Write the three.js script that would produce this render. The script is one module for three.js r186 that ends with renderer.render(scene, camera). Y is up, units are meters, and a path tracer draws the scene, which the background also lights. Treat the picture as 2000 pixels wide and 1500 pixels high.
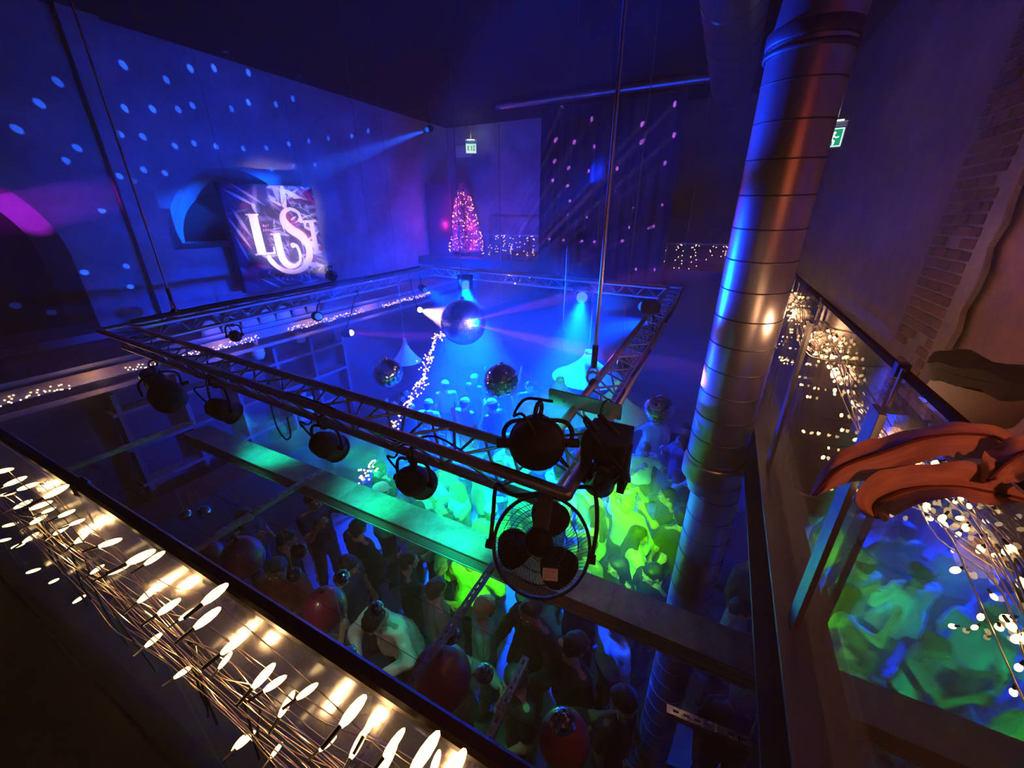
import * as THREE from 'three';
import { mergeGeometries } from 'three/addons/utils/BufferGeometryUtils.js';
import { RectAreaLightUniformsLib } from 'three/addons/lights/RectAreaLightUniformsLib.js';

/* ------------------------------------------------------------------ camera, haze, exposure */
const EYE = 5.2;                                   // height of the camera above the dance floor
const FOCAL = 770, PITCH = THREE.MathUtils.degToRad(22.9), YAW = THREE.MathUtils.degToRad(27);
const scene = new THREE.Scene();
scene.background = new THREE.Color(0x000000);
scene.fog = new THREE.FogExp2(new THREE.Color(0.95, 0.95, 0.95), 0.036);   // thin theatrical smoke
const camera = new THREE.PerspectiveCamera(2 * THREE.MathUtils.radToDeg(Math.atan(750 / FOCAL)), 4 / 3, 0.02, 80);
camera.position.set(0, EYE, 0);
camera.rotation.set(-PITCH, YAW, 0, 'YXZ');
camera.updateMatrixWorld(true); camera.updateProjectionMatrix();
const renderer = new THREE.WebGLRenderer({ antialias: true });
renderer.toneMapping = THREE.LinearToneMapping;
renderer.toneMappingExposure = 1.0;
renderer.shadowMap.enabled = true;
RectAreaLightUniformsLib.init();

/* ------------------------------------------------------------------ helpers: places */
const V = (x, y, z) => new THREE.Vector3(x, y, z);
// room axes: u to the right, w away from the near balcony, d down from eye height
const P = (u, w, d) => V(u, EYE - d, -w);
function ray(x, y) {
  const X = x - 1000, D = y - 750, c = Math.cos(PITCH), s = Math.sin(PITCH), C = Math.cos(YAW), S = Math.sin(YAW);
  const down = D * c + FOCAL * s, fwd = FOCAL * c - D * s;
  return [(X * C - fwd * S) / FOCAL, (X * S + fwd * C) / FOCAL, down / FOCAL];
}
const along = (x, y, k) => { const r = ray(x, y); return P(r[0] * k, r[1] * k, r[2] * k); };
const atDepth = (x, y, z) => along(x, y, z);
const onU = (x, y, u) => along(x, y, u / ray(x, y)[0]);
const onW = (x, y, w) => along(x, y, w / ray(x, y)[1]);
const onD = (x, y, d) => along(x, y, d / ray(x, y)[2]);
const proj = (p) => { const q = p.clone().project(camera); return [1000 + q.x * 1000, 750 - q.y * 750]; };
let seed = 7;
const rnd = () => { seed = (seed + 0x6d2b79f5) | 0; let t = Math.imul(seed ^ (seed >>> 15), 1 | seed); t = (t + Math.imul(t ^ (t >>> 7), 61 | t)) ^ t; return ((t ^ (t >>> 14)) >>> 0) / 4294967296; };
const rr = (a, b) => a + (b - a) * rnd();
const pick = (a) => a[Math.floor(rnd() * a.length)];

/* ------------------------------------------------------------------ helpers: names and things */
const used = new Map();
function numbered(n) { const k = used.get(n) ?? 0; used.set(n, k + 1); return k ? n + '_' + String(k).padStart(3, '0') : n; }
function tag(o, label, category, group, kind) {
  if (label) o.userData.label = label;
  if (category) o.userData.category = category;
  if (group) o.userData.group = group;
  if (kind) o.userData.kind = kind;
  return o;
}
function thing(name, label, category, pos = V(0, 0, 0), turn = 0, group) {
  const o = new THREE.Group(); o.name = numbered(name); scene.add(o); o.position.copy(pos); o.rotation.y = turn;
  return tag(o, label, category, group);
}
function clean(g) {
  g = g.index ? g.toNonIndexed() : g;
  for (const k of Object.keys(g.attributes)) if (!['position', 'normal', 'uv'].includes(k)) g.deleteAttribute(k);
  if (!g.attributes.normal) g.computeVertexNormals();
  if (!g.attributes.uv) g.setAttribute('uv', new THREE.BufferAttribute(new Float32Array(g.attributes.position.count * 2), 2));
  return g;
}
const merge = (gs) => { gs = [].concat(gs); return gs.length === 1 ? gs[0] : mergeGeometries(gs.map(clean)); };
function obj(name, gs, mat, parent) {
  const m = new THREE.Mesh(merge(gs), mat);
  m.castShadow = m.receiveShadow = true;
  m.name = parent ? name : numbered(name);
  if (parent && parent.isObject3D) {
    let n = 0; for (const c of parent.children) if (c.name === name || c.name.startsWith(name + '_0') || c.name.startsWith(name + '_1') || c.name.startsWith(name + '_2')) n++;
    if (n) m.name = name + '_' + String(n).padStart(3, '0');
  }
  (parent ?? scene).add(m);
  return m;
}
function struct(name, gs, mat) { const m = new THREE.Mesh(merge(gs), mat); m.name = name; m.castShadow = m.receiveShadow = true; m.userData.kind = 'structure'; scene.add(m); return m; }
function copyOf(root, pos, turn, label, group, mats) {
  const c = root.clone(); c.name = numbered(root.name.replace(/_\d{3}$/, '')); scene.add(c);
  if (pos) c.position.copy(pos); if (turn !== undefined) c.rotation.y = turn;
  c.userData = { ...root.userData }; if (label) c.userData.label = label; if (group) c.userData.group = group; else delete c.userData.group;
  if (mats) c.traverse((m) => { const k = m.name.replace(/_\d{3}$/, ''); if (m.isMesh && mats[k]) m.material = mats[k]; });
  return c;
}

/* ------------------------------------------------------------------ helpers: shapes */
const X1 = V(1, 0, 0), Y1 = V(0, 1, 0), Z1 = V(0, 0, 1);
function box(w, h, d, x = 0, y = 0, z = 0, b = 0) {
  let g;
  b = Math.min(b, w / 2.2, h / 2.2, d / 2.2);
  if (b > 0) {
    const s = new THREE.Shape(), a = w / 2 - b, c = h / 2 - b;
    s.moveTo(-a, -c); s.lineTo(a, -c); s.lineTo(a, c); s.lineTo(-a, c); s.closePath();
    g = new THREE.ExtrudeGeometry(s, { depth: d - 2 * b, bevelEnabled: true, bevelSize: b, bevelThickness: b, bevelSegments: 1 });
    g.translate(0, 0, -(d - 2 * b) / 2);
  } else g = new THREE.BoxGeometry(w, h, d);
  return g.translate(x, y, z);
}
function bar(a, b, r, seg = 10, r2 = r) {            // a round bar from a to b
  const L = a.distanceTo(b), g = new THREE.CylinderGeometry(r2, r, L, seg, 1);
  g.translate(0, L / 2, 0);
  return g.applyMatrix4(new THREE.Matrix4().compose(a, new THREE.Quaternion().setFromUnitVectors(Y1, b.clone().sub(a).normalize()), V(1, 1, 1)));
}
function beam(a, b, w, h, up = Y1, bev = 0) {         // a rectangular bar from a to b, h along up
  const z = b.clone().sub(a), L = z.length(); z.normalize();
  const x = new THREE.Vector3().crossVectors(up, z).normalize(), y = new THREE.Vector3().crossVectors(z, x);
  return box(w, h, L, 0, 0, 0, bev).applyMatrix4(new THREE.Matrix4().makeBasis(x, y, z).setPosition(a.clone().add(b).multiplyScalar(0.5)));
}
const tube = (pts, r, n = 24, seg = 6) => new THREE.TubeGeometry(new THREE.CatmullRomCurve3(pts), n, r, seg);
const ball = (r, a = 12, b = 8, p) => { const g = new THREE.SphereGeometry(r, a, b); return p ? g.translate(p.x, p.y, p.z) : g; };
const lathe = (pts, n = 32) => new THREE.LatheGeometry(pts.map(([x, y]) => new THREE.Vector2(x, y)), n);
const torus = (R, r, n = 40, m = 8) => new THREE.TorusGeometry(R, r, m, n);
const put = (g, p, q) => g.applyMatrix4(new THREE.Matrix4().compose(p, q ?? new THREE.Quaternion(), V(1, 1, 1)));
function frame(o, from, to, up = Y1) {               // turn o so that its +z points from -> to
  const z = to.clone().sub(from).normalize(), x = new THREE.Vector3().crossVectors(up, z).normalize(), y = new THREE.Vector3().crossVectors(z, x);
  o.quaternion.setFromRotationMatrix(new THREE.Matrix4().makeBasis(x, y, z));
}

/* ------------------------------------------------------------------ materials */
function noiseTex(size, f, { rep = 1, lo = 0, hi = 255, srgb = false, tint } = {}) {
  const data = new Uint8Array(size * size * 4);
  const grid = (n) => { const a = new Float32Array(n * n); for (let i = 0; i < n * n; i++) a[i] = rnd(); return (x, y) => { const X = x * n, Y = y * n, i = Math.floor(X), j = Math.floor(Y), fx = X - i, fy = Y - j, s = fx * fx * (3 - 2 * fx), t = fy * fy * (3 - 2 * fy), g = (p, q) => a[((q % n) + n) % n * n + ((p % n) + n) % n]; return (g(i, j) * (1 - s) + g(i + 1, j) * s) * (1 - t) + (g(i, j + 1) * (1 - s) + g(i + 1, j + 1) * s) * t; }; };
  const layers = f.map(([n, a]) => [grid(n), a]), tot = f.reduce((s, [, a]) => s + a, 0);
  for (let y = 0; y < size; y++) for (let x = 0; x < size; x++) {
    let v = 0; for (const [g, a] of layers) v += a * g(x / size, y / size);
    v = lo + (hi - lo) * v / tot; const o = (y * size + x) * 4;
    for (let c = 0; c < 3; c++) data[o + c] = Math.max(0, Math.min(255, tint ? tint[c] * v : v));
    data[o + 3] = 255;
  }
  const t = new THREE.DataTexture(data, size, size); t.magFilter = THREE.LinearFilter; t.wrapS = t.wrapT = THREE.RepeatWrapping; t.repeat.set(rep, rep); t.needsUpdate = true;
  if (srgb) t.colorSpace = THREE.SRGBColorSpace;
  return t;
}
const plasterMap = noiseTex(256, [[5, 1], [17, 0.7], [64, 0.5], [128, 0.4]], { lo: 150, hi: 255, rep: 0.4, srgb: true });
const plasterBump = noiseTex(256, [[24, 0.6], [90, 0.8], [128, 0.6]], { rep: 0.6 });
const floorMap = noiseTex(256, [[7, 1], [30, 0.7], [120, 0.6]], { lo: 120, hi: 255, rep: 0.5, srgb: true });
const roughMap = noiseTex(128, [[8, 1], [40, 0.8]], { lo: 120, hi: 255, rep: 2 });
const brushedMap = noiseTex(128, [[16, 1], [64, 1]], { lo: 170, hi: 255, rep: 3 });
const lin = (r, g, b) => new THREE.Color().setRGB(r, g, b);
const std = (c, roughness = 0.7, metalness = 0, more = {}) => new THREE.MeshStandardMaterial({ color: Array.isArray(c) ? lin(...c) : c, roughness, metalness, ...more });
const phys = (c, o) => new THREE.MeshPhysicalMaterial({ color: Array.isArray(c) ? lin(...c) : c, ...o });
const glow = (r, g, b, k = 1) => new THREE.MeshStandardMaterial({ color: lin(0.1, 0.1, 0.1), emissive: lin(r, g, b), emissiveIntensity: k, roughness: 0.5 });
const M = {
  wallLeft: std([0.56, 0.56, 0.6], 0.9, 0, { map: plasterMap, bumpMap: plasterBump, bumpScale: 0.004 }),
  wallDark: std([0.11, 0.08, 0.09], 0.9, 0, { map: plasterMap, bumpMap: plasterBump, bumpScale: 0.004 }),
  wallRight: std([0.5, 0.24, 0.2], 0.9, 0, { map: plasterMap, bumpMap: plasterBump, bumpScale: 0.003 }),
  ceiling: std([0.014, 0.012, 0.014], 0.95, 0, { map: plasterMap }),
  floor: std([0.2, 0.2, 0.2], 0.55, 0, { map: floorMap, roughnessMap: roughMap }),
  balcony: std([0.012, 0.006, 0.006], 0.8, 0, { map: floorMap }),
  alu: std([0.62, 0.57, 0.55], 0.44, 0.9, { roughnessMap: brushedMap }),
  aluDull: std([0.4, 0.4, 0.42], 0.5, 0.9),
  steel: std([0.3, 0.3, 0.33], 0.42, 0.85, { roughnessMap: brushedMap }),
  galv: std([0.55, 0.56, 0.58], 0.42, 0.85, { roughnessMap: roughMap }),
  darkPaint: std([0.05, 0.055, 0.075], 0.45, 0.2),
  black: phys([0.007, 0.007, 0.009], { roughness: 0.6, specularIntensity: 0.35 }),
  blackGloss: std([0.014, 0.013, 0.014], 0.22),
  blackMatt: std([0.012, 0.012, 0.013], 0.85),
  beamPaint: std([0.52, 0.52, 0.52], 0.5, 0.1, { map: floorMap, roughnessMap: roughMap }),
  duct: std([0.6, 0.6, 0.62], 0.33, 0.95),
  ductSeam: std([0.12, 0.12, 0.13], 0.5, 0.9),
  mirror: std([0.93, 0.93, 0.95], 0.04, 1, { flatShading: true }),
  mirrorSoft: std([0.93, 0.93, 0.95], 0.24, 1, { flatShading: true }),
  chrome: std([0.85, 0.85, 0.86], 0.12, 1),
  glass: phys([0.96, 0.97, 0.97], { roughness: 0, transmission: 1, thickness: 0, ior: 1.52 }),
  smearedGlass: phys([0.96, 0.97, 0.97], { roughness: 0.24, transmission: 1, thickness: 0, ior: 1.52 }),
  wire: std([0.95, 0.78, 0.5], 0.25, 0.9),
  bulb: glow(1, 0.64, 0.27, 3.6),
  bulbCool: glow(1, 0.82, 0.62, 6),
  bulbFar: glow(1, 0.62, 0.36, 3),
  bauble: phys([0.14, 0.012, 0.05], { roughness: 0.4, clearcoat: 0.5, clearcoatRoughness: 0.12 }),
  string: std([0.35, 0.33, 0.32], 0.7),
  brick: [std([0.23, 0.09, 0.07], 0.9, 0, { map: plasterMap }), std([0.17, 0.07, 0.06], 0.9, 0, { map: plasterMap }), std([0.28, 0.12, 0.09], 0.9, 0, { map: plasterMap })],
  mortar: std([0.42, 0.32, 0.29], 0.95, 0, { map: plasterMap, bumpMap: plasterBump, bumpScale: 0.006 }),
  white: std([0.75, 0.74, 0.72], 0.6),
  shade: phys([0.8, 0.82, 0.84], { roughness: 0.8, transmission: 0.45, thickness: 0, side: THREE.DoubleSide }),
};

/* ------------------------------------------------------------------ lights (their fittings are built further down, around these places) */
function spot(name, from, to, color, I, halfDeg, pen = 0.4, soft = 1) {
  const l = new THREE.SpotLight(color, I, 0, THREE.MathUtils.degToRad(halfDeg), pen, 2);
  l.name = name; l.position.copy(from); l.target.position.copy(to); l.shadow.radius = soft; l.castShadow = true; l.shadow.mapSize.set(512, 512);
  scene.add(l, l.target); return l;
}
function lamp(name, at, color, I, soft = 1) { const l = new THREE.PointLight(color, I, 0, 2); l.name = name; l.position.copy(at); l.shadow.radius = soft; l.castShadow = true; scene.add(l); return l; }
const BLUE = lin(0.0, 0.035, 1), BLUE2 = lin(0.0, 0.09, 1), GREEN = lin(0.0, 1, 0.3), TEAL = lin(0.0, 0.75, 0.5), LIME = lin(0.1, 1, 0.0), MAGENTA = lin(0.75, 0.03, 1), WARM = lin(1, 0.52, 0.2), RED = lin(1, 0.12, 0.08);

const BALL = onW(905, 630, 6.6), BALLR = 0.46;
// blue moving heads on the far left corner of the truss: a flood towards the room and a fan of beams
const HUB = P(-5.35, 8.05, 1.5);
spot('blue_flood_lamp', HUB, P(-3.8, 5.9, 5.2), BLUE, 11000, 32, 0.9, 4);
spot('blue_back_lamp', HUB.clone().add(V(0, 0.02, -0.03)), P(-8.2, 10.4, -0.9), BLUE, 300, 64, 0.7, 4);  // unseen lamp at the same spot, placed to light the far left haze
const SWEEP_A = P(-0.85, 7.0, 1.62), SWEEP_B = P(-6.3, 7.7, 1.62);  // unseen lamps, placed to brighten the haze across the middle of the room
spot('blue_sweep_lamp', SWEEP_A, P(-5.5, 6.2, 3.0), BLUE, 1800, 26, 0.9, 3);
spot('blue_sweep_lamp', SWEEP_B, P(-1.5, 6.9, 3.2), BLUE, 1500, 26, 0.9, 3);
spot('blue_beam_lamp', HUB, P(-2.4, 4.9, 3.8), BLUE, 3000, 13, 0.9, 3);
const HUB2 = P(-2.4, 7.85, 1.5);  // unseen blue lamp, placed to brighten the haze right of centre
spot('blue_flood_lamp', HUB2, P(-2.2, 5.8, 5.2), BLUE, 6500, 30, 0.9, 4);
spot('blue_beam_lamp', HUB2, P(-1.9, 5.0, 4.0), BLUE, 2600, 13, 0.9, 3);
const WASH = P(-0.75, 5.0, 1.0);  // unseen blue lamp, placed to wash the left wall
spot('blue_wash_lamp', WASH, P(-9.5, 6.4, 0.8), lin(0, 0.045, 1), 480, 31, 0.6, 3);
spot('magenta_lamp', P(-8.9, -1.6, 0.9), P(-9.7, 2.5, -0.1), lin(0.5, 0.015, 0.9), 230, 5.5, 0.4, 1);  // out of view, placed to light the near arch reveal
spot('blue_side_lamp', P(-8.1, 10.6, -2.3), P(-9.76, 4.36, 0.12), BLUE2, 2300, 5.2, 0.6, 2);  // unseen lamp, placed to light the crescent of the second arch
const FAN = [[655, 150], [790, 90], [1010, 90], [1180, 110], [1330, 190]].map(([x, y]) => onD(x, y, -2.9));
FAN.forEach((p, i) => spot('blue_beam_lamp', HUB, p, BLUE, 36000, 3, 0.8, 2));
const PIPE_L = P(-6.2, 4.6, 1.62);  // unseen lamp, placed to turn the left side of the duct blue
for (const d of [-2.2, -1.4, -0.6, 0.2, 1.0, 1.9, 2.9, 3.9]) spot('blue_duct_lamp', PIPE_L, P(0.14, 2.6, d), BLUE, 1300, 3.3, 0.9, 1);
const PIPE_LOW = P(-0.6, 2.5, 1.62);  // unseen lamp, placed to light the lower duct
spot('blue_duct_lamp', PIPE_LOW, P(0.12, 2.6, 3.7), lin(0, 0.06, 1), 60, 10, 0.8, 1);
const BALL_L = P(-0.85, 4.6, 1.62);  // unseen lamp, placed for the bright patch on the ball
spot('ball_lamp', BALL_L, BALL, lin(1, 0.45, 0.9), 120, 5.5, 0.4, 2);
// cones that hit the mirror ball
const CONE_A = onU(820, 605, -6.2), CONE_B = onU(685, 650, -6.55);
spot('pin_spot_lamp', CONE_A, BALL.clone().add(V(0, -0.02, 0)), lin(1, 0.6, 0.95), 1300, 12.5, 0.25, 1);
spot('pin_spot_lamp', CONE_B, BALL.clone().add(V(0, -0.35, 0)), MAGENTA, 260, 5, 0.4, 1);
// the glints that the mirror ball throws on walls, ducts and beams: one narrow beam each
const GLINTS = [];
const L_ = (x, y) => GLINTS.push([onU(x, y, -9.5), 0, 1]);
for (const [x, y] of [[398, 53], [241, 127], [113, 160], [77, 202], [33, 252], [151, 289], [131, 315], [221, 197], [211, 249], [210, 334], [238, 343], [279, 267], [260, 322], [298, 213], [325, 156], [348, 214], [376, 206], [372, 134], [418, 133], [342, 285], [379, 280], [422, 286], [322, 338], [314, 366], [452, 213], [485, 200], [485, 142], [539, 204], [563, 118], [475, 290], [520, 289], [564, 281], [603, 275], [641, 270], [687, 266], [719, 256], [486, 336], [530, 331], [573, 324], [615, 322], [572, 193], [200, 412], [247, 520], [255, 560], [165, 532], [175, 612], [115, 600]]) L_(x, y);
for (const [x, y] of [[1092, 222], [1146, 248], [1081, 282], [1115, 288], [1154, 295], [1079, 322], [1106, 335], [1141, 345], [1195, 340], [1076, 358], [1104, 369], [1136, 376], [1150, 377], [1166, 378], [1194, 380], [1085, 392], [1107, 399], [1164, 405], [1198, 408], [1231, 408], [1105, 425], [1138, 432], [1160, 437], [1188, 441], [1222, 448], [1260, 450], [1248, 249], [1303, 219], [1248, 283], [1307, 272], [1283, 331], [1296, 367], [1282, 406], [1070, 470], [1097, 472], [1128, 477], [1153, 477], [1204, 476], [1232, 529], [1270, 529]]) GLINTS.push([onW(x, y, 10.9), 1, 1]);
for (const [p, kind] of GLINTS) {
  const dir = p.clone().sub(BALL), from = BALL.clone().addScaledVector(dir.clone().normalize(), BALLR + 0.02), d = dir.length();
  const l = spot('glint_lamp', from, p, kind ? lin(0.5, 0.22, 1) : lin(0.02, 0.13, 1), (kind ? 70 : 17) * d * d * rr(0.75, 1.25), (kind ? 0.3 : 0.38) * rr(0.85, 1.15), 0.35, 0.3);
  l.castShadow = false;
}
for (const [x, y, z, a, c, k] of [[1450, 497, 2.35, 1.1, 1, 24], [1387, 738, 2.5, 1.2, 1, 24], [1305, 965, 2.6, 0.5, 1, 10], [1375, 1118, 2.8, 0.5, 1, 6], [1560, 35, 2.3, 0.4, 0, 8], [1545, 65, 2.3, 0.4, 0, 8], [1521, 98, 2.3, 0.35, 0, 8], [1378, 17, 4.2, 0.3, 0, 8], [1390, 55, 4.2, 0.3, 0, 8], [1417, 98, 4.2, 0.3, 0, 8], [1410, 113, 4.2, 0.3, 0, 8], [1412, 133, 4.2, 0.3, 0, 8], [1230, 1170, 2.5, 0.45, 0, 12], [165, 883, 4, 0.3, 0, 12], [445, 1100, 3.2, 0.2, 0, 10]]) {
  const p = atDepth(x, y, z), d = p.distanceTo(BALL), from = BALL.clone().addScaledVector(p.clone().sub(BALL).normalize(), BALLR + 0.02);
  spot('glint_lamp', from, p, c ? lin(0.85, 0.1, 0.9) : lin(0.05, 0.15, 1), k * d * d * 1.2, a, 0.35, 0.3).castShadow = false;
}
// par cans under the near truss, aimed down into the crowd
const PARS = [[435, 800, 1.71], [640, 870, 1.635], [810, 940, 1.59]].map(([x, y, w]) => onW(x, y, w));
const PAR_AIM = [P(-4.3, 4.6, 4.4), P(-3.0, 4.6, 4.4), P(-1.9, 4.6, 4.4)];
PARS.forEach((p, i) => spot('par_lamp', p.clone().addScaledVector(PAR_AIM[i].clone().sub(p).normalize(), 0.16), PAR_AIM[i], [TEAL, GREEN, GREEN][i], [110, 150, 170][i], 17, 0.6, 4));
PARS.forEach((p, i) => {
  const at = p.clone().add(V(0, -0.14, -0.08));
  spot('par_lamp_spill', at, at.clone().add(V(0, -1, -0.6)), TEAL, [5, 6, 6][i], 44, 0.9, 4);
  spot('par_lamp_spill', at, at.clone().add(V(0.25, -1, -0.34)), GREEN, [6, 8, 8][i], 22, 0.9, 4);
});
const MOVER = atDepth(1182, 905, 1.95);
spot('moving_head_lamp', MOVER.clone().add(V(0.05, -0.12, -0.1)), P(-0.6, 4.7, 4.2), LIME, 260, 16, 0.6, 3);
spot('moving_head_lamp', MOVER.clone().add(V(-0.05, -0.22, -0.12)), P(-1.92, 2.8, 3.9), lin(0.06, 1, 0.02), 120, 8.5, 0.6, 2);
const PAR_BACK = atDepth(1050, 865, 1.85);
spot('par_lamp', PAR_BACK.clone().add(V(-0.1, -0.08, -0.2)), P(-1.7, 5.6, 3.2), TEAL, 70, 22, 0.7, 3);
// banner light, source unseen; placed at the small left-truss lamp
const BANNER_C = P(-9.0, 6.1, 0.45);
const BANNER_L = P(-6.62, 5.3, 1.0);
spot('banner_lamp', BANNER_L, BANNER_C.clone().add(V(0, 0.15, -0.05)), lin(1, 0.74, 0.6), 58, 22, 0.35, 2);
// warm fairy lights: the light of the strings, spread along them
for (const [w, I] of [[3.6, 0.8], [3.0, 0.6], [2.4, 0.4], [1.85, 0.25], [1.3, 0.14], [0.85, 0.1]]) lamp('fairy_string_lamp', P(0.47, w, 0.56), lin(1, 0.46, 0.22), I, 2);
for (const [u, d] of [[-1.02, 0.45], [-0.9, 0.5], [-0.78, 0.43], [-0.68, 0.52], [-0.57, 0.46], [-0.47, 0.5], [-0.38, 0.44], [-0.3, 0.5], [-0.22, 0.45], [-0.15, 0.5]]) lamp('fairy_string_lamp', P(u, 0.1, d), WARM, 0.016, 0.25);
for (const w of [2, 3.8, 5.6, 7.4]) lamp('fairy_string_lamp', P(-7.72, w, 2.2), WARM, 0.3, 2);
// unseen dim red lamp behind the camera, placed to light leaves and truss
const UNSEEN_RED = P(1.25, -0.1, -0.5);
spot('night_lamp', UNSEEN_RED, P(0.1, 1.2, 0.95), lin(1, 0.2, 0.075), 3, 44, 0.9, 4);
lamp('night_lamp', UNSEEN_RED, lin(1, 0.1, 0.05), 0.5, 4);
lamp('tree_lamp', P(-7.9, 12.2, 0.3), lin(1, 0.05, 0.5), 0.6, 4);  // unseen magenta lamp, placed to light the far tree
// unseen warm lamp under the near balcony, placed to light the foreground guests
const DOWN = P(-2.3, 0.15, 1.72);
spot('down_light_lamp', DOWN, P(-2.2, 1.3, 5), lin(1, 0.72, 0.5), 3.4, 48, 0.9, 4);
/* ------------------------------------------------------------------ the setting */
function wallBox(u0, u1, w0, w1, d0, d1) { return box(u1 - u0, d1 - d0, w1 - w0, (u0 + u1) / 2, EYE - (d0 + d1) / 2, -(w0 + w1) / 2); }
function meterUV(g, s = 1) {                          // uv in metres from the larger face axes
  g = clean(g); const p = g.attributes.position, n = g.attributes.normal, uv = g.attributes.uv;
  for (let i = 0; i < p.count; i++) {
    const ax = Math.abs(n.getX(i)), ay = Math.abs(n.getY(i)), az = Math.abs(n.getZ(i));
    if (ax >= ay && ax >= az) uv.setXY(i, p.getZ(i) * s, p.getY(i) * s); else if (ay >= az) uv.setXY(i, p.getX(i) * s, p.getZ(i) * s); else uv.setXY(i, p.getX(i) * s, p.getY(i) * s);
  }
  return g;
}
const TOP = -2.9, FLOOR = 5.2;
struct('floor', meterUV(wallBox(-10, 2.4, -4, 14, FLOOR, FLOOR + 0.2)), M.floor);
struct('ceiling', meterUV(wallBox(-10, 2.4, -4, 14, TOP - 0.2, TOP)), M.ceiling);
struct('wall_back', meterUV(wallBox(-10, 2.4, 13.5, 13.8, TOP, FLOOR)), M.wallLeft);
struct('wall_near', meterUV(wallBox(-10, 2.4, -4.2, -3.9, TOP, FLOOR)), M.wallDark);
struct('wall_right', meterUV(wallBox(1.65, 1.95, -4, 13.6, TOP, FLOOR)), M.wallRight);
// left wall with two arched niches whose reveals are splayed
{
  const s = new THREE.Shape();                        // drawn in (w, height)
  s.moveTo(-4, 0); s.lineTo(13.6, 0); s.lineTo(13.6, EYE - TOP); s.lineTo(-4, EYE - TOP); s.closePath();
  const outline = (c, r, spring, base) => { const pts = [[c - r, base]]; for (let i = 0; i <= 40; i++) { const a = Math.PI * (1 - i / 40); pts.push([c + r * Math.cos(a), spring + r * Math.sin(a)]); } pts.push([c + r, base]); return pts; };
  const niches = [[1.3, 1.45, 4.6, 3.35, 1.2], [5.62, 1.42, 4.72, 4.62, 0.98]];
  const reveals = [];
  for (const [c, r, spring, base, r2] of niches) {
    const o = outline(c, r, spring, base), n = outline(c, r2, spring, base + 0.12), h = new THREE.Path(o.map(([x, y]) => new THREE.Vector2(x, y))); s.holes.push(h);
    const pos = [], at = ([w, y], u) => [u, y, -w];
    for (let i = 0; i < o.length; i++) {
      const j = (i + 1) % o.length, A = at(o[i], -9.5), B = at(o[j], -9.5), C = at(n[i], -9.93), D = at(n[j], -9.93);
      pos.push(...A, ...B, ...C, ...B, ...D, ...C);
    }
    const g = new THREE.BufferGeometry(); g.setAttribute('position', new THREE.Float32BufferAttribute(pos, 3)); g.computeVertexNormals(); reveals.push(meterUV(g));
  }
  const g = new THREE.ExtrudeGeometry(s, { depth: 0.04, bevelEnabled: false, curveSegments: 40 });
  g.applyMatrix4(new THREE.Matrix4().makeBasis(V(0, 0, -1), V(0, 1, 0), V(1, 0, 0)).setPosition(V(-9.54, 0, 0)));
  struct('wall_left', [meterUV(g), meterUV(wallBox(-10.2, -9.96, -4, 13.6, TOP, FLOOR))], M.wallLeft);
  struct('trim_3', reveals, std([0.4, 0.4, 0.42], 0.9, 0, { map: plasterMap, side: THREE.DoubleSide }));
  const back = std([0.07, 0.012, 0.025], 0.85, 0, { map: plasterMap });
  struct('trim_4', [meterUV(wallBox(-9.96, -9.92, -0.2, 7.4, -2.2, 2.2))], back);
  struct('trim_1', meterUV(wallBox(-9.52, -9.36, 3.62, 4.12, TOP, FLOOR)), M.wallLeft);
}
// floors and edges of the balconies
struct('balcony_floor_near', meterUV(wallBox(-9.5, 0.55, -4, 0.1, 1.45, 1.62)), M.balcony);
struct('balcony_floor_right', meterUV(wallBox(0.55, 1.65, -4, 11.4, 1.4, 1.6)), M.balcony);
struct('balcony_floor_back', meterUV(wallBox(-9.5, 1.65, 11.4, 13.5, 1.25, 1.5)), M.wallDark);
struct('balcony_floor_left', meterUV(wallBox(-9.5, -8.0, -4, 11.4, 1.98, 2.25)), M.wallLeft);
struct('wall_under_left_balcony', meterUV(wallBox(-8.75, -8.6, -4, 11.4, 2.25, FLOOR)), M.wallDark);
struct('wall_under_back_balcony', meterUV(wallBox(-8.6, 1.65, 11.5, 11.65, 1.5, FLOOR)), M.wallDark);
struct('wall_under_near_balcony', meterUV(wallBox(-8.6, 1.65, -1.2, -1.05, 1.62, FLOOR)), M.wallDark);
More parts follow.
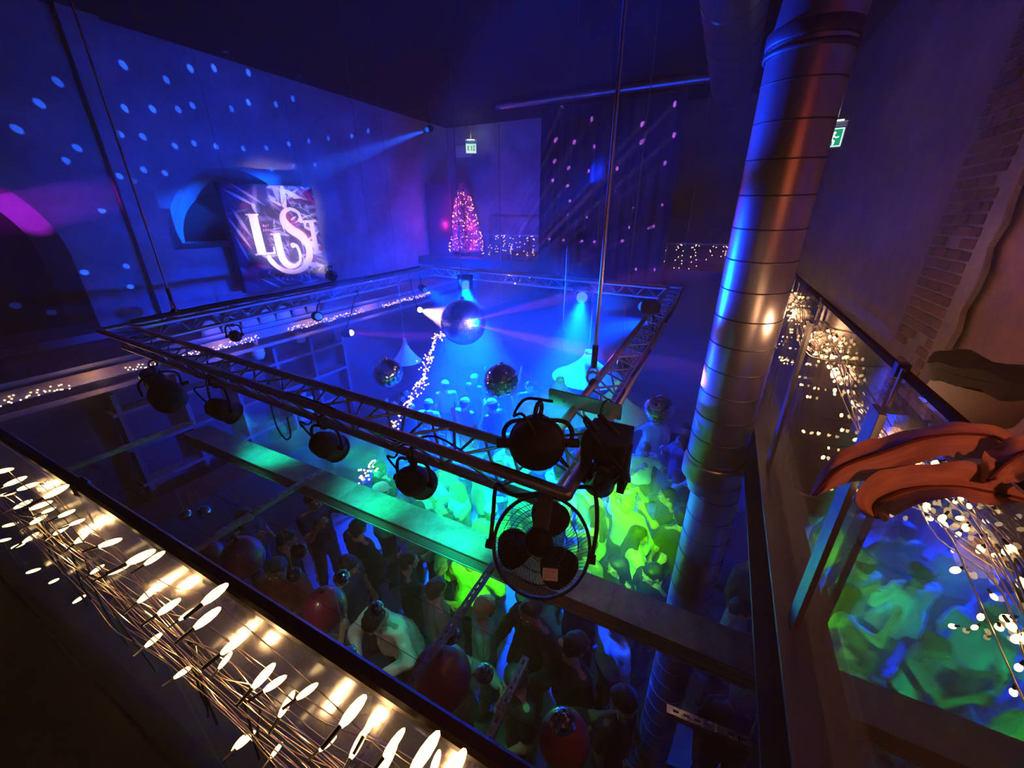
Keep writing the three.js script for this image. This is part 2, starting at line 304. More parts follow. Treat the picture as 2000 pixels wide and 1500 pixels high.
// exposed brick strip on the right wall, each brick a piece
{
  const mortar = struct('wall_right_brickwork', [meterUV(wallBox(1.57, 1.66, 4.05, 4.78, -2.9, 1.4))], M.mortar);
  const shapes = [0, 1, 2].map((i) => box(0.03, 0.062, 0.215 - i * 0.012, 0, 0, 0, 0.006)), halves = [0, 1].map((i) => box(0.03, 0.06, 0.1 - i * 0.015, 0, 0, 0, 0.006));
  let row = 0;
  for (let d = -1.3; d < 1.36; d += 0.082, row++) for (let w = 4.07, k = 0; w < 4.76; k++) {
    const half = (k === 0 && row % 2) || w > 4.6, L = half ? 0.1 : 0.215;
    if (w + L > 4.79) break;
    if (rnd() > (d > 0.75 ? 0.75 : 0.94)) { w += L + 0.013; continue; }   // bricks still under render
    const b = obj('brick', half ? pick(halves) : pick(shapes), pick(M.brick), mortar);
    b.position.copy(P(1.562 + rr(-0.006, 0.008), w + L / 2, d)); b.rotation.x = rr(-0.02, 0.02);
    w += L + 0.013;
  }
  const pl = std([0.42, 0.3, 0.28], 0.95, 0, { map: plasterMap, bumpMap: plasterBump, bumpScale: 0.01 });
  const s = new THREE.Shape(); s.moveTo(3.9, -1.0);
  for (let d = -1.0; d < 1.4; d += 0.12) s.lineTo(4.1 + rr(-0.04, 0.06), d); s.lineTo(4.08, 1.4); s.lineTo(3.75, 1.4); for (let d = 1.3; d > -1; d -= 0.14) s.lineTo(3.9 + rr(-0.05, 0.04) - Math.max(0, d - 0.6) * 0.15, d);
  const g = new THREE.ExtrudeGeometry(s, { depth: 0.03, bevelEnabled: true, bevelSize: 0.006, bevelThickness: 0.006, bevelSegments: 1 });
  g.applyMatrix4(new THREE.Matrix4().makeBasis(V(0, 0, -1), V(0, -1, 0), V(-1, 0, 0)).setPosition(V(1.6, EYE, 0)));
  struct('trim_2', meterUV(g), pl);
}
// steel edge of the right balcony
{
  const e = thing('balcony_edge_beam', 'blue-lit steel channel edging the right balcony under its glass', 'steel beam', P(0.46, 0, 0));
  const B = (n, u0, u1, d0, d1) => obj(n, box(u1 - u0, d1 - d0, 12, (u0 + u1) / 2 - 0.46, -(d0 + d1) / 2, -5.5, 0.003), M.darkPaint, e);
  B('flange', 0.37, 0.55, 1.22, 1.235); B('flange', 0.37, 0.55, 1.50, 1.515); B('web', 0.505, 0.52, 1.235, 1.5);
}
/* ------------------------------------------------------------------ the truss square */
const CR = 0.03, TW = 0.24;                          // chord radius, width of the triangular truss
const CORN = { F: P(-0.44, 1.41, 1.16), R: P(-0.51, 7.79, 1.16), B: P(-6.62, 8.5, 1.16), L: P(-6.03, 1.72, 1.16) };
const MID = CORN.F.clone().add(CORN.R).add(CORN.B).add(CORN.L).multiplyScalar(0.25);
function trussRun(a, b, label, cutA = 0, cutB = 0) {
  const dir = b.clone().sub(a).normalize(), inn = new THREE.Vector3().crossVectors(dir, Y1).normalize();
  if (inn.dot(MID.clone().sub(a)) < 0) inn.negate();
  const o = thing('truss', label, 'truss', a.clone(), 0, 'lighting truss square');
  const L = a.distanceTo(b), at = (t, k) => dir.clone().multiplyScalar(t).addScaledVector(inn, k === 0 ? 0 : k === 1 ? TW : TW / 2).addScaledVector(Y1, k === 2 ? -0.2 : 0);
  obj('chord', bar(at(0, 0), at(L, 0), CR, 14), M.alu, o);
  obj('chord', bar(at(TW, 1), at(L - TW, 1), CR, 14), M.alu, o);
  obj('chord', bar(at(TW / 2, 2), at(L - TW / 2, 2), CR, 14), M.alu, o);
  const n = Math.round(L / 0.42), br = (p, q) => obj('brace', bar(p, q, 0.0085, 6), M.aluDull, o);
  for (let i = 0; i < n; i++) {
    const t0 = TW + (L - 2 * TW) * i / n, t1 = TW + (L - 2 * TW) * (i + 0.5) / n, t2 = TW + (L - 2 * TW) * (i + 1) / n;
    br(at(t0, 0), at(t1, 1)); br(at(t1, 1), at(t2, 0));
    br(at(t0, 0), at(t1, 2)); br(at(t1, 2), at(t2, 0));
    br(at(t1, 2), at(t0 + 0.02, 1)); br(at(t1, 2), at(t2 - 0.02, 1));
  }
  for (const t of [L * 0.34, L * 0.67]) for (const k of [0, 1, 2]) obj('coupler', put(lathe([[0.0305, -0.04], [0.035, -0.035], [0.035, 0.035], [0.0305, 0.04]], 14), at(t, k), new THREE.Quaternion().setFromUnitVectors(Y1, dir)), M.alu, o);
  obj('corner_joint', [ball(CR * 1.02, 14, 10), ball(CR, 12, 8, at(TW, 1)), ball(CR, 12, 8, at(TW / 2, 2))], M.alu, o);
  return { o, at: (t, k) => at(t, k).add(a), dir, inn, L };
}
const T_F = trussRun(CORN.F, CORN.L, 'near side of the aluminium truss square, four spotlights hanging below it');
const T_R = trussRun(CORN.F, CORN.R, 'right side of the aluminium truss square, running back from the fan');
const T_L = trussRun(CORN.L, CORN.B, 'left side of the aluminium truss square, in front of the bistro banner');
const T_B = trussRun(CORN.R, CORN.B, 'far side of the aluminium truss square, hazy in blue light');

// hanging rods with shackle and hook
function hanger(foot, top, label, r = 0.012) {
  const o = thing('hanging_rod', label, 'rod', foot.clone(), 0, undefined), t = top.clone().sub(foot);
  obj('rod', bar(V(0, 0.17, 0), t, r, 8), M.galv, o);
  obj('sleeve', bar(V(0, 0.15, 0), V(0, 0.32, 0), r * 1.7, 10), M.blackGloss, o);
  obj('hook', [put(torus(0.045, 0.011, 24, 8), V(0, 0.07, 0)), tube([V(0, 0.17, 0), V(-0.035, 0.13, 0), V(-0.045, 0.09, 0)], 0.01, 8), tube([V(0, 0.17, 0), V(0.035, 0.13, 0), V(0.045, 0.09, 0)], 0.01, 8)], M.galv, o);
  obj('sling', put(torus(0.045, 0.013, 24, 8), V(0, 0.005, 0), new THREE.Quaternion().setFromAxisAngle(Y1, 1.4)), M.black, o);
  return o;
}
const H1 = T_R.at(1.27, 1); hanger(H1, V(H1.x, EYE - TOP, H1.z), 'steel rod and hook holding the right side of the truss', 0.013);
let tH = 0; while (proj(T_L.at(tH, 0))[0] < 343) tH += 0.01;
const H2 = T_L.at(tH, 0).add(V(0, 0.03, 0)); hanger(H2, V(H2.x, EYE - TOP, H2.z), 'steel rod and hook holding the truss left of the bistro banner', 0.012);
// ceiling box that stops the first rod in the haze
// flat steel plate across the right truss
{
  const a = onD(1072, 772, 1.1), b = onD(1214, 806, 1.1), o = thing('spreader_plate', 'dark flat steel bar lying across the right side of the truss', 'steel bar', a.clone());
  obj('bar', beam(V(0, 0, 0), b.clone().sub(a), 0.015, 0.1, Y1, 0.003), M.steel, o);
  for (const t of [0.25, 0.8]) obj('bolt', put(new THREE.CylinderGeometry(0.012, 0.012, 0.05, 6), b.clone().sub(a).multiplyScalar(t).add(V(0, 0, 0.01)), new THREE.Quaternion().setFromAxisAngle(X1, Math.PI / 2)), M.chrome, o);
  obj('cable_tie', put(torus(0.062, 0.006, 20, 6), b.clone().sub(a).multiplyScalar(0.8), new THREE.Quaternion().setFromAxisAngle(Y1, 1.3)), M.black, o);
}

/* ------------------------------------------------------------------ lamps on the truss */
// can pointing along +z of the inner group, yoke and clamp above
function parCan(pos, aim, hangY, label, R = 0.1, len = 0.22, color = GREEN, group) {
  const o = thing('par_lamp', label, 'spotlight', pos.clone(), 0, group);
  const dir = aim.clone().sub(pos).normalize(), q = new THREE.Quaternion().setFromUnitVectors(Y1, dir);
  const axis = V(dir.z, 0, -dir.x).normalize(); if (axis.lengthSq() < 0.5) axis.set(1, 0, 0);
  const shell = lathe([[0.001, -len * 0.62], [R * 0.45, -len * 0.6], [R * 0.8, -len * 0.45], [R * 0.96, -len * 0.2], [R, 0], [R, len * 0.42], [R * 1.08, len * 0.44], [R * 1.08, len * 0.5], [R * 0.98, len * 0.5], [R * 0.94, len * 0.42], [0.001, len * 0.41]], 28);
  obj('housing', put(shell, V(0, 0, 0), q), M.black, o);
  const ribs = []; for (let i = 0; i < 5; i++) ribs.push(put(put(torus(R * (0.97 - i * 0.05), 0.004, 28, 6), V(0, 0, 0), new THREE.Quaternion().setFromAxisAngle(X1, Math.PI / 2)), dir.clone().multiplyScalar(-len * (0.1 + i * 0.085)), q));
  obj('cooling_rib', ribs, M.blackGloss, o);
  obj('lens', put(put(new THREE.CylinderGeometry(R * 0.92, R * 0.92, 0.004, 28), V(0, len * 0.43, 0)), V(0, 0, 0), q), glow(color.r * 0.8, color.g * 0.8, color.b * 0.8, 4), o);
  const yk = [], r2 = R * 1.22, top = hangY - 0.06;
  yk.push(tube([axis.clone().multiplyScalar(-r2), axis.clone().multiplyScalar(-r2).add(V(0, top * 0.6, 0)), axis.clone().multiplyScalar(-r2 * 0.8).add(V(0, top, 0)), V(0, top + 0.01, 0), axis.clone().multiplyScalar(r2 * 0.8).add(V(0, top, 0)), axis.clone().multiplyScalar(r2).add(V(0, top * 0.6, 0)), axis.clone().multiplyScalar(r2)], 0.011, 40, 6));
  obj('yoke', yk, M.black, o);
  for (const s of [-1, 1]) obj('knob', bar(axis.clone().multiplyScalar(s * R * 0.95), axis.clone().multiplyScalar(s * R * 1.5), 0.022, 10), M.black, o);
  obj('clamp', [put(torus(0.036, 0.011, 20, 8), V(0, hangY, 0), new THREE.Quaternion().setFromAxisAngle(Y1, Math.PI / 2)), bar(V(0, top, 0), V(0, hangY - 0.03, 0), 0.014, 8), box(0.05, 0.045, 0.04, 0, hangY - 0.045, 0, 0.006)], M.blackGloss, o);
  obj('power_lead', tube([dir.clone().multiplyScalar(-len * 0.55), dir.clone().multiplyScalar(-len * 0.8).add(V(-0.08, 0.12, 0)), V(-0.11, hangY * 0.8, 0.03), V(-0.07, hangY + 0.04, 0), V(0.06, hangY + 0.05, -0.02)], 0.007, 30, 6), M.black, o);
  return o;
}
const parNames = ['second spotlight from the left under the near truss, lit teal', 'spotlight in the middle under the near truss, over the cyan beam', 'spotlight nearest the fan of the row under the near truss'];
PARS.forEach((p, i) => parCan(p, PAR_AIM[i], CORN.F.y - 0.2 - p.y, parNames[i], 0.1, 0.24, [TEAL, GREEN, GREEN][i]));
{ // round floodlight seen from behind in the near corner of the truss
  const o = parCan(PAR_BACK, P(-3.0, 6.2, 4.0), 0.17, 'round black floodlight seen from behind inside the truss corner above the fan', 0.128, 0.2, TEAL);
}
{ // profile spot lying level at the left end
  const p = onW(318, 762, 1.75), aim = P(-9.5, 2.6, 0.6), o = thing('profile_spot', 'long black profile spotlight lying level at the left end of the near truss', 'spotlight', p);
  const q = new THREE.Quaternion().setFromUnitVectors(Y1, aim.clone().sub(p).normalize()), at = (g) => put(g, V(0, 0, 0), q);
  obj('housing', at(lathe([[0.001, -0.3], [0.1, -0.29], [0.15, -0.24], [0.16, -0.1], [0.14, -0.02], [0.1, 0.02], [0.1, 0.2], [0.001, 0.2]], 24)), M.black, o);
  obj('lens_tube', at(lathe([[0.09, 0.19], [0.105, 0.2], [0.105, 0.36], [0.095, 0.36], [0.09, 0.33], [0.001, 0.33]], 24)), M.blackGloss, o);
  obj('lens', at(new THREE.CylinderGeometry(0.085, 0.085, 0.006, 24).translate(0, 0.345, 0)), glow(0.7, 0.03, 0.9, 3), o);
  obj('yoke', tube([V(0, 0, 0.18), V(0, 0.14, 0.17), V(0, 0.2, 0), V(0, 0.14, -0.17), V(0, 0, -0.18)], 0.012, 24, 6), M.black, o);
  obj('clamp', [bar(V(0, 0.2, 0), V(0, 0.28, 0), 0.015, 8), put(torus(0.036, 0.011, 20, 8), V(0, 0.3, 0), new THREE.Quaternion().setFromAxisAngle(Y1, Math.PI / 2))], M.blackGloss, o);
  obj('knob', bar(V(0, 0, -0.14), V(0, 0, -0.24), 0.024, 10), M.black, o);
}
{ // moving head under the right truss
  const o = thing('moving_head', 'boxy black moving-head lamp hanging right of the truss corner, green beam below', 'spotlight', MOVER);
  obj('base', box(0.2, 0.1, 0.24, 0, 0.13, 0, 0.012), M.black, o);
  for (const s of [-1, 1]) obj('arm', box(0.035, 0.22, 0.13, s * 0.095, 0, 0, 0.01), M.black, o);
  obj('head', put(lathe([[0.001, -0.16], [0.06, -0.15], [0.075, -0.1], [0.075, 0.08], [0.085, 0.12], [0.07, 0.14], [0.001, 0.135]], 20), V(0, -0.06, 0), new THREE.Quaternion().setFromUnitVectors(Y1, V(-0.3, -0.9, -0.5).normalize())), M.blackGloss, o);
  obj('clamp', [bar(V(-0.05, 0.17, 0), V(-0.12, 0.24, 0.02), 0.013, 8), bar(V(0.05, 0.17, 0), V(-0.06, 0.25, -0.02), 0.013, 8)], M.black, o);
  obj('power_lead', tube([V(0.08, 0.1, 0.1), V(0.14, 0.02, 0.12), V(0.1, 0.1, 0.16), V(-0.05, 0.2, 0.1), V(-0.12, 0.22, 0.02)], 0.007, 24, 6), M.black, o);
}
// small black lamps; all but the first pair are unseen, placed for their light
function miniSpot(pos, aim, label, color, k, hang, name = 'pin_spot') {
  const o = thing(name, label, 'spotlight', pos), q = new THREE.Quaternion().setFromUnitVectors(Y1, aim.clone().sub(pos).normalize());
  obj('housing', put(lathe([[0.001, -0.2], [0.06, -0.19], [0.085, -0.12], [0.085, 0], [0.075, 0.012], [0.07, -0.005], [0.001, -0.006]], 18), V(0, 0, 0), q), M.black, o);
  obj('lens', put(ball(0.062, 14, 8), V(0, 0, 0), q), glow(color.r, color.g, color.b, k), o);
  const back = aim.clone().sub(pos).normalize().multiplyScalar(-0.12);
  if (hang) { obj('bracket', bar(back, hang.clone().sub(pos), 0.012, 6), M.black, o); obj('clamp', put(torus(0.036, 0.011, 20, 8), hang.clone().sub(pos)), M.blackGloss, o); }
  return o;
}
const nearOn = (T, p, k = 2) => { let best = null; for (let t = 0.2; t < T.L - 0.2; t += 0.05) { const q = T.at(t, k); if (!best || q.distanceTo(p) < best.distanceTo(p)) best = q; } return best; };
miniSpot(CONE_A, BALL, 'small lamp with a white-hot beam striking the large mirror ball', lin(1, 0.75, 0.95), 14, nearOn(T_L, CONE_A));
miniSpot(CONE_B, BALL, 'small lamp left of the mirror ball with a thin violet beam', lin(1, 0.55, 0.9), 12, nearOn(T_L, CONE_B));
miniSpot(PIPE_L, P(0.15, 2.6, 1.0), 'small blue lamp on the left truss aimed across the room at the duct', lin(0.02, 0.08, 1), 2, nearOn(T_L, PIPE_L));
miniSpot(PIPE_LOW, P(0.12, 2.6, 3.7), 'small black lamp under the right truss pointing down at the lower duct', lin(0.02, 0.08, 1), 1.5, nearOn(T_R, PIPE_LOW));
miniSpot(BALL_L, BALL, 'small pink lamp on the right truss aimed at the large mirror ball', lin(1, 0.5, 0.9), 2, nearOn(T_R, BALL_L));
miniSpot(SWEEP_A, P(-5.5, 6.2, 3.0), 'small blue lamp at the far right corner of the truss', lin(0, 0.07, 1), 2, nearOn(T_R, SWEEP_A));
miniSpot(SWEEP_B, P(-1.5, 6.9, 3.2), 'small blue lamp near the far left corner of the truss', lin(0, 0.07, 1), 2, nearOn(T_L, SWEEP_B));
miniSpot(WASH, P(-9.5, 6.0, 0.9), 'small blue wash lamp on the right truss lighting the banner wall', lin(0, 0.09, 1), 2, nearOn(T_R, WASH));
miniSpot(P(-8.1, 10.6, -2.3), P(-9.76, 4.36, 0.12), 'small blue lamp under the ceiling in the far left corner', lin(0, 0.09, 1), 2, P(-8.1, 10.6, TOP));
miniSpot(P(-8.9, -1.6, 0.9), P(-9.7, 2.5, -0.1), 'violet lamp by the left wall outside the picture', MAGENTA, 2, P(-9.5, -1.6, 0.9));
{  // pendant fitting made for the unseen red lamp
  const o = thing('night_lamp', 'round red pendant lamp over the near balcony outside the picture', 'lamp', UNSEEN_RED.clone());
  obj('bulb', ball(0.08, 20, 14), glow(1, 0.24, 0.1, 2), o); obj('cord', bar(V(0, 0.07, 0), V(0, EYE - TOP - UNSEEN_RED.y, 0), 0.005, 6), M.black, o); obj('lamp_holder', lathe([[0.001, 0.14], [0.03, 0.14], [0.035, 0.07], [0.001, 0.07]], 14), M.black, o);
}
for (const [h, label] of [[HUB, 'blue lamp in the far truss corner behind the large mirror ball'], [HUB2, 'blue lamp at the middle of the far truss side']]) {
  const o = thing('blue_moving_head', label, 'spotlight', h.clone());
  obj('base', box(0.3, 0.1, 0.26, 0, 0.2, 0, 0.01), M.black, o);
  for (const s of [-1, 1]) obj('arm', box(0.04, 0.3, 0.14, s * 0.16, 0.05, 0, 0.01), M.black, o);
  obj('lens', ball(0.11, 20, 12), glow(0.02, 0.08, 1, 5), o);
  const c = nearOn(T_B, h); obj('clamp', bar(V(0, 0.24, 0), c.sub(h), 0.014, 8), M.black, o);
}
{ // dark lamp on the left truss above the fairy lights
  const p = BANNER_L.clone().addScaledVector(BANNER_C.clone().sub(BANNER_L).normalize(), -0.13);
  parCan(p, BANNER_C, 0.14, 'small black spotlight on the left side of the truss, seen against fairy lights', 0.075, 0.2, lin(0.05, 0.1, 0.4));
  const p2 = T_L.at(1.35, 2).add(V(0, -0.2, 0.0));
  parCan(p2, P(-9.2, 5, 3), 0.2, 'small black spotlight at the left corner of the truss square', 0.075, 0.2, lin(0.05, 0.1, 0.4));
}
// cables on the near truss
{
  const cab = (label, pts, r = 0.0065) => tag(obj('cable', tube(pts, r, 48, 6), M.black), label, 'cable');
  const f = (t, k, dy = 0, di = 0) => T_F.at(t, k).add(V(0, dy, 0)).addScaledVector(T_F.inn, di);
  cab('black cable lying along the near truss between the fan and the middle spotlight', [f(0.12, 0, 0.03), f(0.4, 0, 0.032), f(0.6, 2, 0.12), f(0.85, 0, 0.0, 0.1), f(1.2, 2, 0.05), f(1.6, 0, 0.03), f(2.1, 0, 0.032), f(2.6, 2, 0.08), f(3.1, 0, 0.03)]);
  cab('black power lead with a plug dangling in a loop from the near truss', [f(2.62, 2, 0.03), f(2.62, 2, -0.08), f(2.6, 2, -0.26), f(2.52, 2, -0.33), f(2.44, 2, -0.28), f(2.42, 2, -0.2), f(2.42, 2, -0.1)]);
  cab('tangle of black cable looped in the truss corner behind the round floodlight', [f(0.15, 1, 0.03), T_R.at(0.4, 2).add(V(0, 0.06, 0)), T_R.at(0.32, 1).add(V(0, 0.04, 0)), T_R.at(0.55, 0).add(V(0, 0.03, 0)), T_R.at(0.8, 2), T_R.at(0.95, 0).add(V(0, 0.03, 0)), T_R.at(1.25, 0).add(V(0, 0.03, 0)), T_R.at(1.6, 2).add(V(0, 0.05, 0))]);
  cab('black cable running back along the right side of the truss', [T_R.at(1.5, 0).add(V(0, 0.03, 0)), T_R.at(2.3, 0).add(V(0.02, 0.02, 0)), T_R.at(2.6, 2), T_R.at(3.5, 0).add(V(0.02, 0.02, 0)), T_R.at(5, 0).add(V(0.02, 0.03, 0)), T_R.at(6.2, 0).add(V(0, 0.03, 0))], 0.012);
  cab('thick black cable bundle along the left side of the truss below the banner', [T_L.at(0.3, 0).add(V(0, 0.035, 0)), T_L.at(1.5, 0).add(V(0, 0.05, 0)), T_L.at(2.4, 0).add(V(0, 0.035, 0)), T_L.at(3.4, 0).add(V(0, 0.055, 0)), T_L.at(4.6, 0).add(V(0, 0.035, 0)), T_L.at(6.2, 0).add(V(0, 0.05, 0))], 0.022);
  const w = thing('hanging_plug', 'black cable end hanging from the near truss between two spotlights', 'cable', f(0.95, 0, -0.02));
  obj('cord', bar(V(0, 0.02, 0), V(0, -0.1, 0), 0.007, 6), M.black, w); obj('plug', lathe([[0.001, -0.17], [0.02, -0.165], [0.024, -0.12], [0.012, -0.09], [0.001, -0.09]], 10), M.black, w);
}

/* ------------------------------------------------------------------ the fan */
{
  const C = atDepth(1056, 1062, 1.9), o = thing('fan', 'round black caged fan clamped under the near corner of the truss', 'fan', C);
  frame(o, C, camera.position.clone().add(V(-0.25, 0.35, 0.1)));
  const R = 0.232, D = 0.075, ring = (r, z, t = 0.0045) => put(torus(r, t, 64, 8), V(0, 0, z));
  obj('cage_rim', [ring(R, 0, 0.0085), ring(R, 0.012, 0.006), ring(R, -0.02, 0.006)], M.blackGloss, o);
  // dome profile of the cage: radius from hub to rim
  const dome = (s, k) => V(0, 0, 0).set(0, 0, 0) && [s, k];
  const prof = (t, sgn) => [0.055 + (R - 0.055) * t, sgn * D * Math.pow(1 - Math.pow(t, 3.2), 0.7)];
  for (const sgn of [1, -1]) {
    const gs = [], N = sgn > 0 ? 84 : 60;
    for (let i = 0; i < N; i++) {
      const pts = [];
      for (let k = 0; k <= 5; k++) { const [r, z] = prof(k / 5, sgn), a = i / N * Math.PI * 2 + (k / 5) * 0.5; pts.push(V(Math.cos(a) * r, Math.sin(a) * r, z)); }
      gs.push(new THREE.TubeGeometry(new THREE.CatmullRomCurve3(pts), 6, 0.0009, 4));
    }
    for (const t of [0.1, 0.4, 0.7]) { const [r, z] = prof(t, sgn); gs.push(put(torus(r, 0.0018, 48, 5), V(0, 0, z))); }
    obj('cage_grille', gs, M.blackGloss, o);
  }
  obj('hub', put(lathe([[0.001, -0.06], [0.05, -0.055], [0.055, -0.02], [0.055, 0.02], [0.001, 0.03]], 24), V(0, 0, 0), new THREE.Quaternion().setFromAxisAngle(X1, Math.PI / 2)), M.black, o);
  for (let i = 0; i < 3; i++) {
    const s = new THREE.Shape(), a0 = 0.35 + i * Math.PI * 2 / 3 + 3.1;
    s.moveTo(0.04, -0.02); s.bezierCurveTo(0.08, -0.09, 0.17, -0.12, 0.205, -0.05); s.bezierCurveTo(0.222, 0.02, 0.2, 0.09, 0.15, 0.1); s.bezierCurveTo(0.1, 0.1, 0.06, 0.06, 0.035, 0.03); s.closePath();
    const g = new THREE.ExtrudeGeometry(s, { depth: 0.003, bevelEnabled: true, bevelSize: 0.001, bevelThickness: 0.001, bevelSegments: 1, curveSegments: 10 });
    const p = g.attributes.position; for (let k = 0; k < p.count; k++) { const y = p.getY(k), r = Math.hypot(p.getX(k), y); p.setZ(k, p.getZ(k) + y * 0.32 * (1 - r * 1.2)); } g.computeVertexNormals();
    obj('blade', g.rotateZ(a0), M.black, o);
  }
  obj('motor', put(lathe([[0.001, 0.0], [0.062, 0.01], [0.066, 0.03], [0.062, 0.11], [0.05, 0.13], [0.022, 0.137], [0.02, 0.142], [0.001, 0.143]], 28), V(0, 0, 0.0), new THREE.Quaternion().setFromAxisAngle(X1, Math.PI / 2)), M.black, o);
  obj('motor_mount', [box(0.075, 0.2, 0.03, 0.0, 0.13, 0.1, 0.01), box(0.06, 0.05, 0.05, 0, 0.22, 0.085, 0.01)], std([0.03, 0.03, 0.045], 0.35), o);
  const lbl = document.createElement('canvas'); lbl.width = 128; lbl.height = 96; const c = lbl.getContext('2d');
  c.fillStyle = '#d8cfd6'; c.fillRect(0, 0, 128, 96); c.fillStyle = '#77707c'; for (let i = 0; i < 6; i++) c.fillRect(12, 16 + i * 11, [60, 88, 40, 76, 52, 84][i], 3); c.fillRect(14, 80, 9, 9);
  const lt = new THREE.CanvasTexture(lbl); lt.colorSpace = THREE.SRGBColorSpace;
  obj('label', box(0.068, 0.05, 0.0015, 0, 0, 0).rotateZ(0.12).translate(0.075, -0.125, 0.082), std(0xffffff, 0.6, 0, { map: lt }), o);
  // bent tube stand used as a hanger
  obj('stand', [tube([V(-R - 0.012, -0.05, 0), V(-R - 0.03, 0.08, 0.0), V(-R - 0.05, 0.22, 0.0), V(-R - 0.045, 0.245, 0.0), V(-R + 0.0, 0.222, 0.02), V(-R + 0.06, 0.195, 0.05), V(-0.03, 0.225, 0.07), V(0.08, 0.27, 0.06), V(R - 0.02, 0.3, 0.02), V(R + 0.0, 0.26, 0.0), V(R + 0.02, 0.12, 0), V(R + 0.012, -0.02, 0)], 0.011, 90, 8)], M.black, o);
  obj('pivot', [put(new THREE.CylinderGeometry(0.022, 0.022, 0.04, 12), V(-R - 0.012, -0.05, 0), new THREE.Quaternion().setFromAxisAngle(Z1, Math.PI / 2)), put(new THREE.CylinderGeometry(0.022, 0.022, 0.04, 12), V(R + 0.012, -0.02, 0), new THREE.Quaternion().setFromAxisAngle(Z1, Math.PI / 2))], M.black, o);
  obj('safety_wire', [put(torus(0.045, 0.005, 24, 6), V(0.0, 0.25, 0.06), new THREE.Quaternion().setFromEuler(new THREE.Euler(1.1, 0.3, 0))), put(torus(0.038, 0.005, 24, 6), V(0.02, 0.255, 0.06), new THREE.Quaternion().setFromEuler(new THREE.Euler(1.3, -0.2, 0.2)))], std([0.3, 0.32, 0.5], 0.4, 0.5), o);
}

/* ------------------------------------------------------------------ ducts */
function ductRun(o, a, b, r, seams, seamR = 0.004) {
  const dir = b.clone().sub(a), L = dir.length(); dir.normalize();
  obj('sheet_metal_tube', bar(a, b, r, 40), M.duct, o);
  const q = new THREE.Quaternion().setFromUnitVectors(Y1, dir), tilt = new THREE.Quaternion().setFromAxisAngle(X1, Math.PI / 2 + 0.07);
  for (let t = seams * 0.5; t < L; t += seams) obj('seam', put(put(torus(r, seamR, 40, 5), V(0, 0, 0), tilt), a.clone().addScaledVector(dir, t), q), M.ductSeam, o);
}
{
  const u = 0.19, w = 2.6, o = thing('ventilation_duct', 'tall silver spiral duct standing right of the dance floor, blue on its left side', 'duct', P(u, w, FLOOR));
  const y = (d) => FLOOR - d;
  ductRun(o, V(0.045, 0, 0.1), V(0.045, y(1.62), 0.02), 0.145, 0.17);
  ductRun(o, V(0, y(1.52), 0), V(0, y(-0.78), 0), 0.17, 0.155);
  ductRun(o, V(0.0, y(-0.72), 0), V(0.03, y(-1.0), 0), 0.168, 0.4);
  ductRun(o, V(0.02, y(-0.98), 0), V(0.12, y(TOP), -0.05), 0.2, 0.45);
  const ringAt = (d, r, h, x = 0) => put(lathe([[r, -h], [r + 0.012, -h * 0.8], [r + 0.012, h * 0.8], [r, h]], 40), V(x, y(d), 0));
  obj('coupling', [ringAt(1.55, 0.172, 0.07), put(lathe([[0.145, -0.1], [0.16, -0.06], [0.172, 0.0]], 40), V(0.02, y(1.63), 0.0))], M.duct, o);
  obj('coupling', [ringAt(-0.74, 0.173, 0.03), ringAt(-0.68, 0.173, 0.012)], M.ductSeam, o);
  obj('coupling', [ringAt(-0.98, 0.176, 0.02, 0.03)], M.duct, o);
}
{
  const o = thing('ventilation_duct', 'silver duct running level under the ceiling left of the tall duct', 'duct', P(-0.38, 9.5, -2.2));
  ductRun(o, V(0.03, 0, 8.5), V(0, 0, 0.02), 0.34, 0.62, 0.006);
  obj('end_cap', ball(0.335, 24, 12), M.duct, o);
}
{
  const a = onW(972, 206, 11), b = onW(1420, 178, 11), o = thing('ventilation_duct', 'thin level duct high on the back wall, dotted with light', 'duct', a.clone());
  const e = b.clone().sub(a); e.y = 0;
  ductRun(o, V(0.1, 0, 0), e, 0.1, 1.1);
  obj('elbow', tube([V(0.12, 0, 0), V(0.03, -0.01, 0), V(-0.03, -0.08, 0), V(-0.04, -0.2, 0)], 0.1, 16, 20), M.duct, o);
}
/* ------------------------------------------------------------------ the painted steel beam and the perforated rails on it */
{
  const o = thing('steel_beam', 'wide pale steel beam crossing below the truss, lit cyan and green at its left half', 'steel beam', P(-1.5, 1.935, 2.3));
  let x = -3.68; const cuts = [-2.75, -1.15, 0.45, 1.25, 3.75];
  for (const c of cuts) { obj('top_plate', box(c - x - 0.004, 0.014, 0.25, (c + x) / 2, -0.007, 0, 0.002), M.beamPaint, o); x = c; }
  for (const z of [-1, 1]) obj('side_plate', box(7.4, 0.105, 0.012, 0, -0.068, z * 0.114), M.beamPaint, o);
  obj('bottom_plate', box(7.4, 0.014, 0.25, 0, -0.128, 0, 0.002), M.beamPaint, o);
}
function perforatedRail(len, label, a, dir) {
  const o = thing('perforated_rail', label, 'rail', a); o.rotation.y = Math.atan2(-dir.z, dir.x);
  const s = new THREE.Shape(); s.moveTo(0, -0.0205); s.lineTo(len, -0.0205); s.lineTo(len, 0.0205); s.lineTo(0, 0.0205); s.closePath();
  for (let t = 0.03; t < len - 0.04; t += 0.05) { const h = new THREE.Path(); h.moveTo(t, -0.006); h.lineTo(t + 0.028, -0.006); h.lineTo(t + 0.028, 0.006); h.lineTo(t, 0.006); h.closePath(); s.holes.push(h); }
  const top = new THREE.ExtrudeGeometry(s, { depth: 0.0025, bevelEnabled: false }); top.rotateX(-Math.PI / 2);
  obj('slotted_top', top, M.galv, o);
  for (const z of [-1, 1]) obj('side', box(len, 0.041, 0.0025, len / 2, -0.0195, z * 0.0193), M.galv, o);
  return o;
}
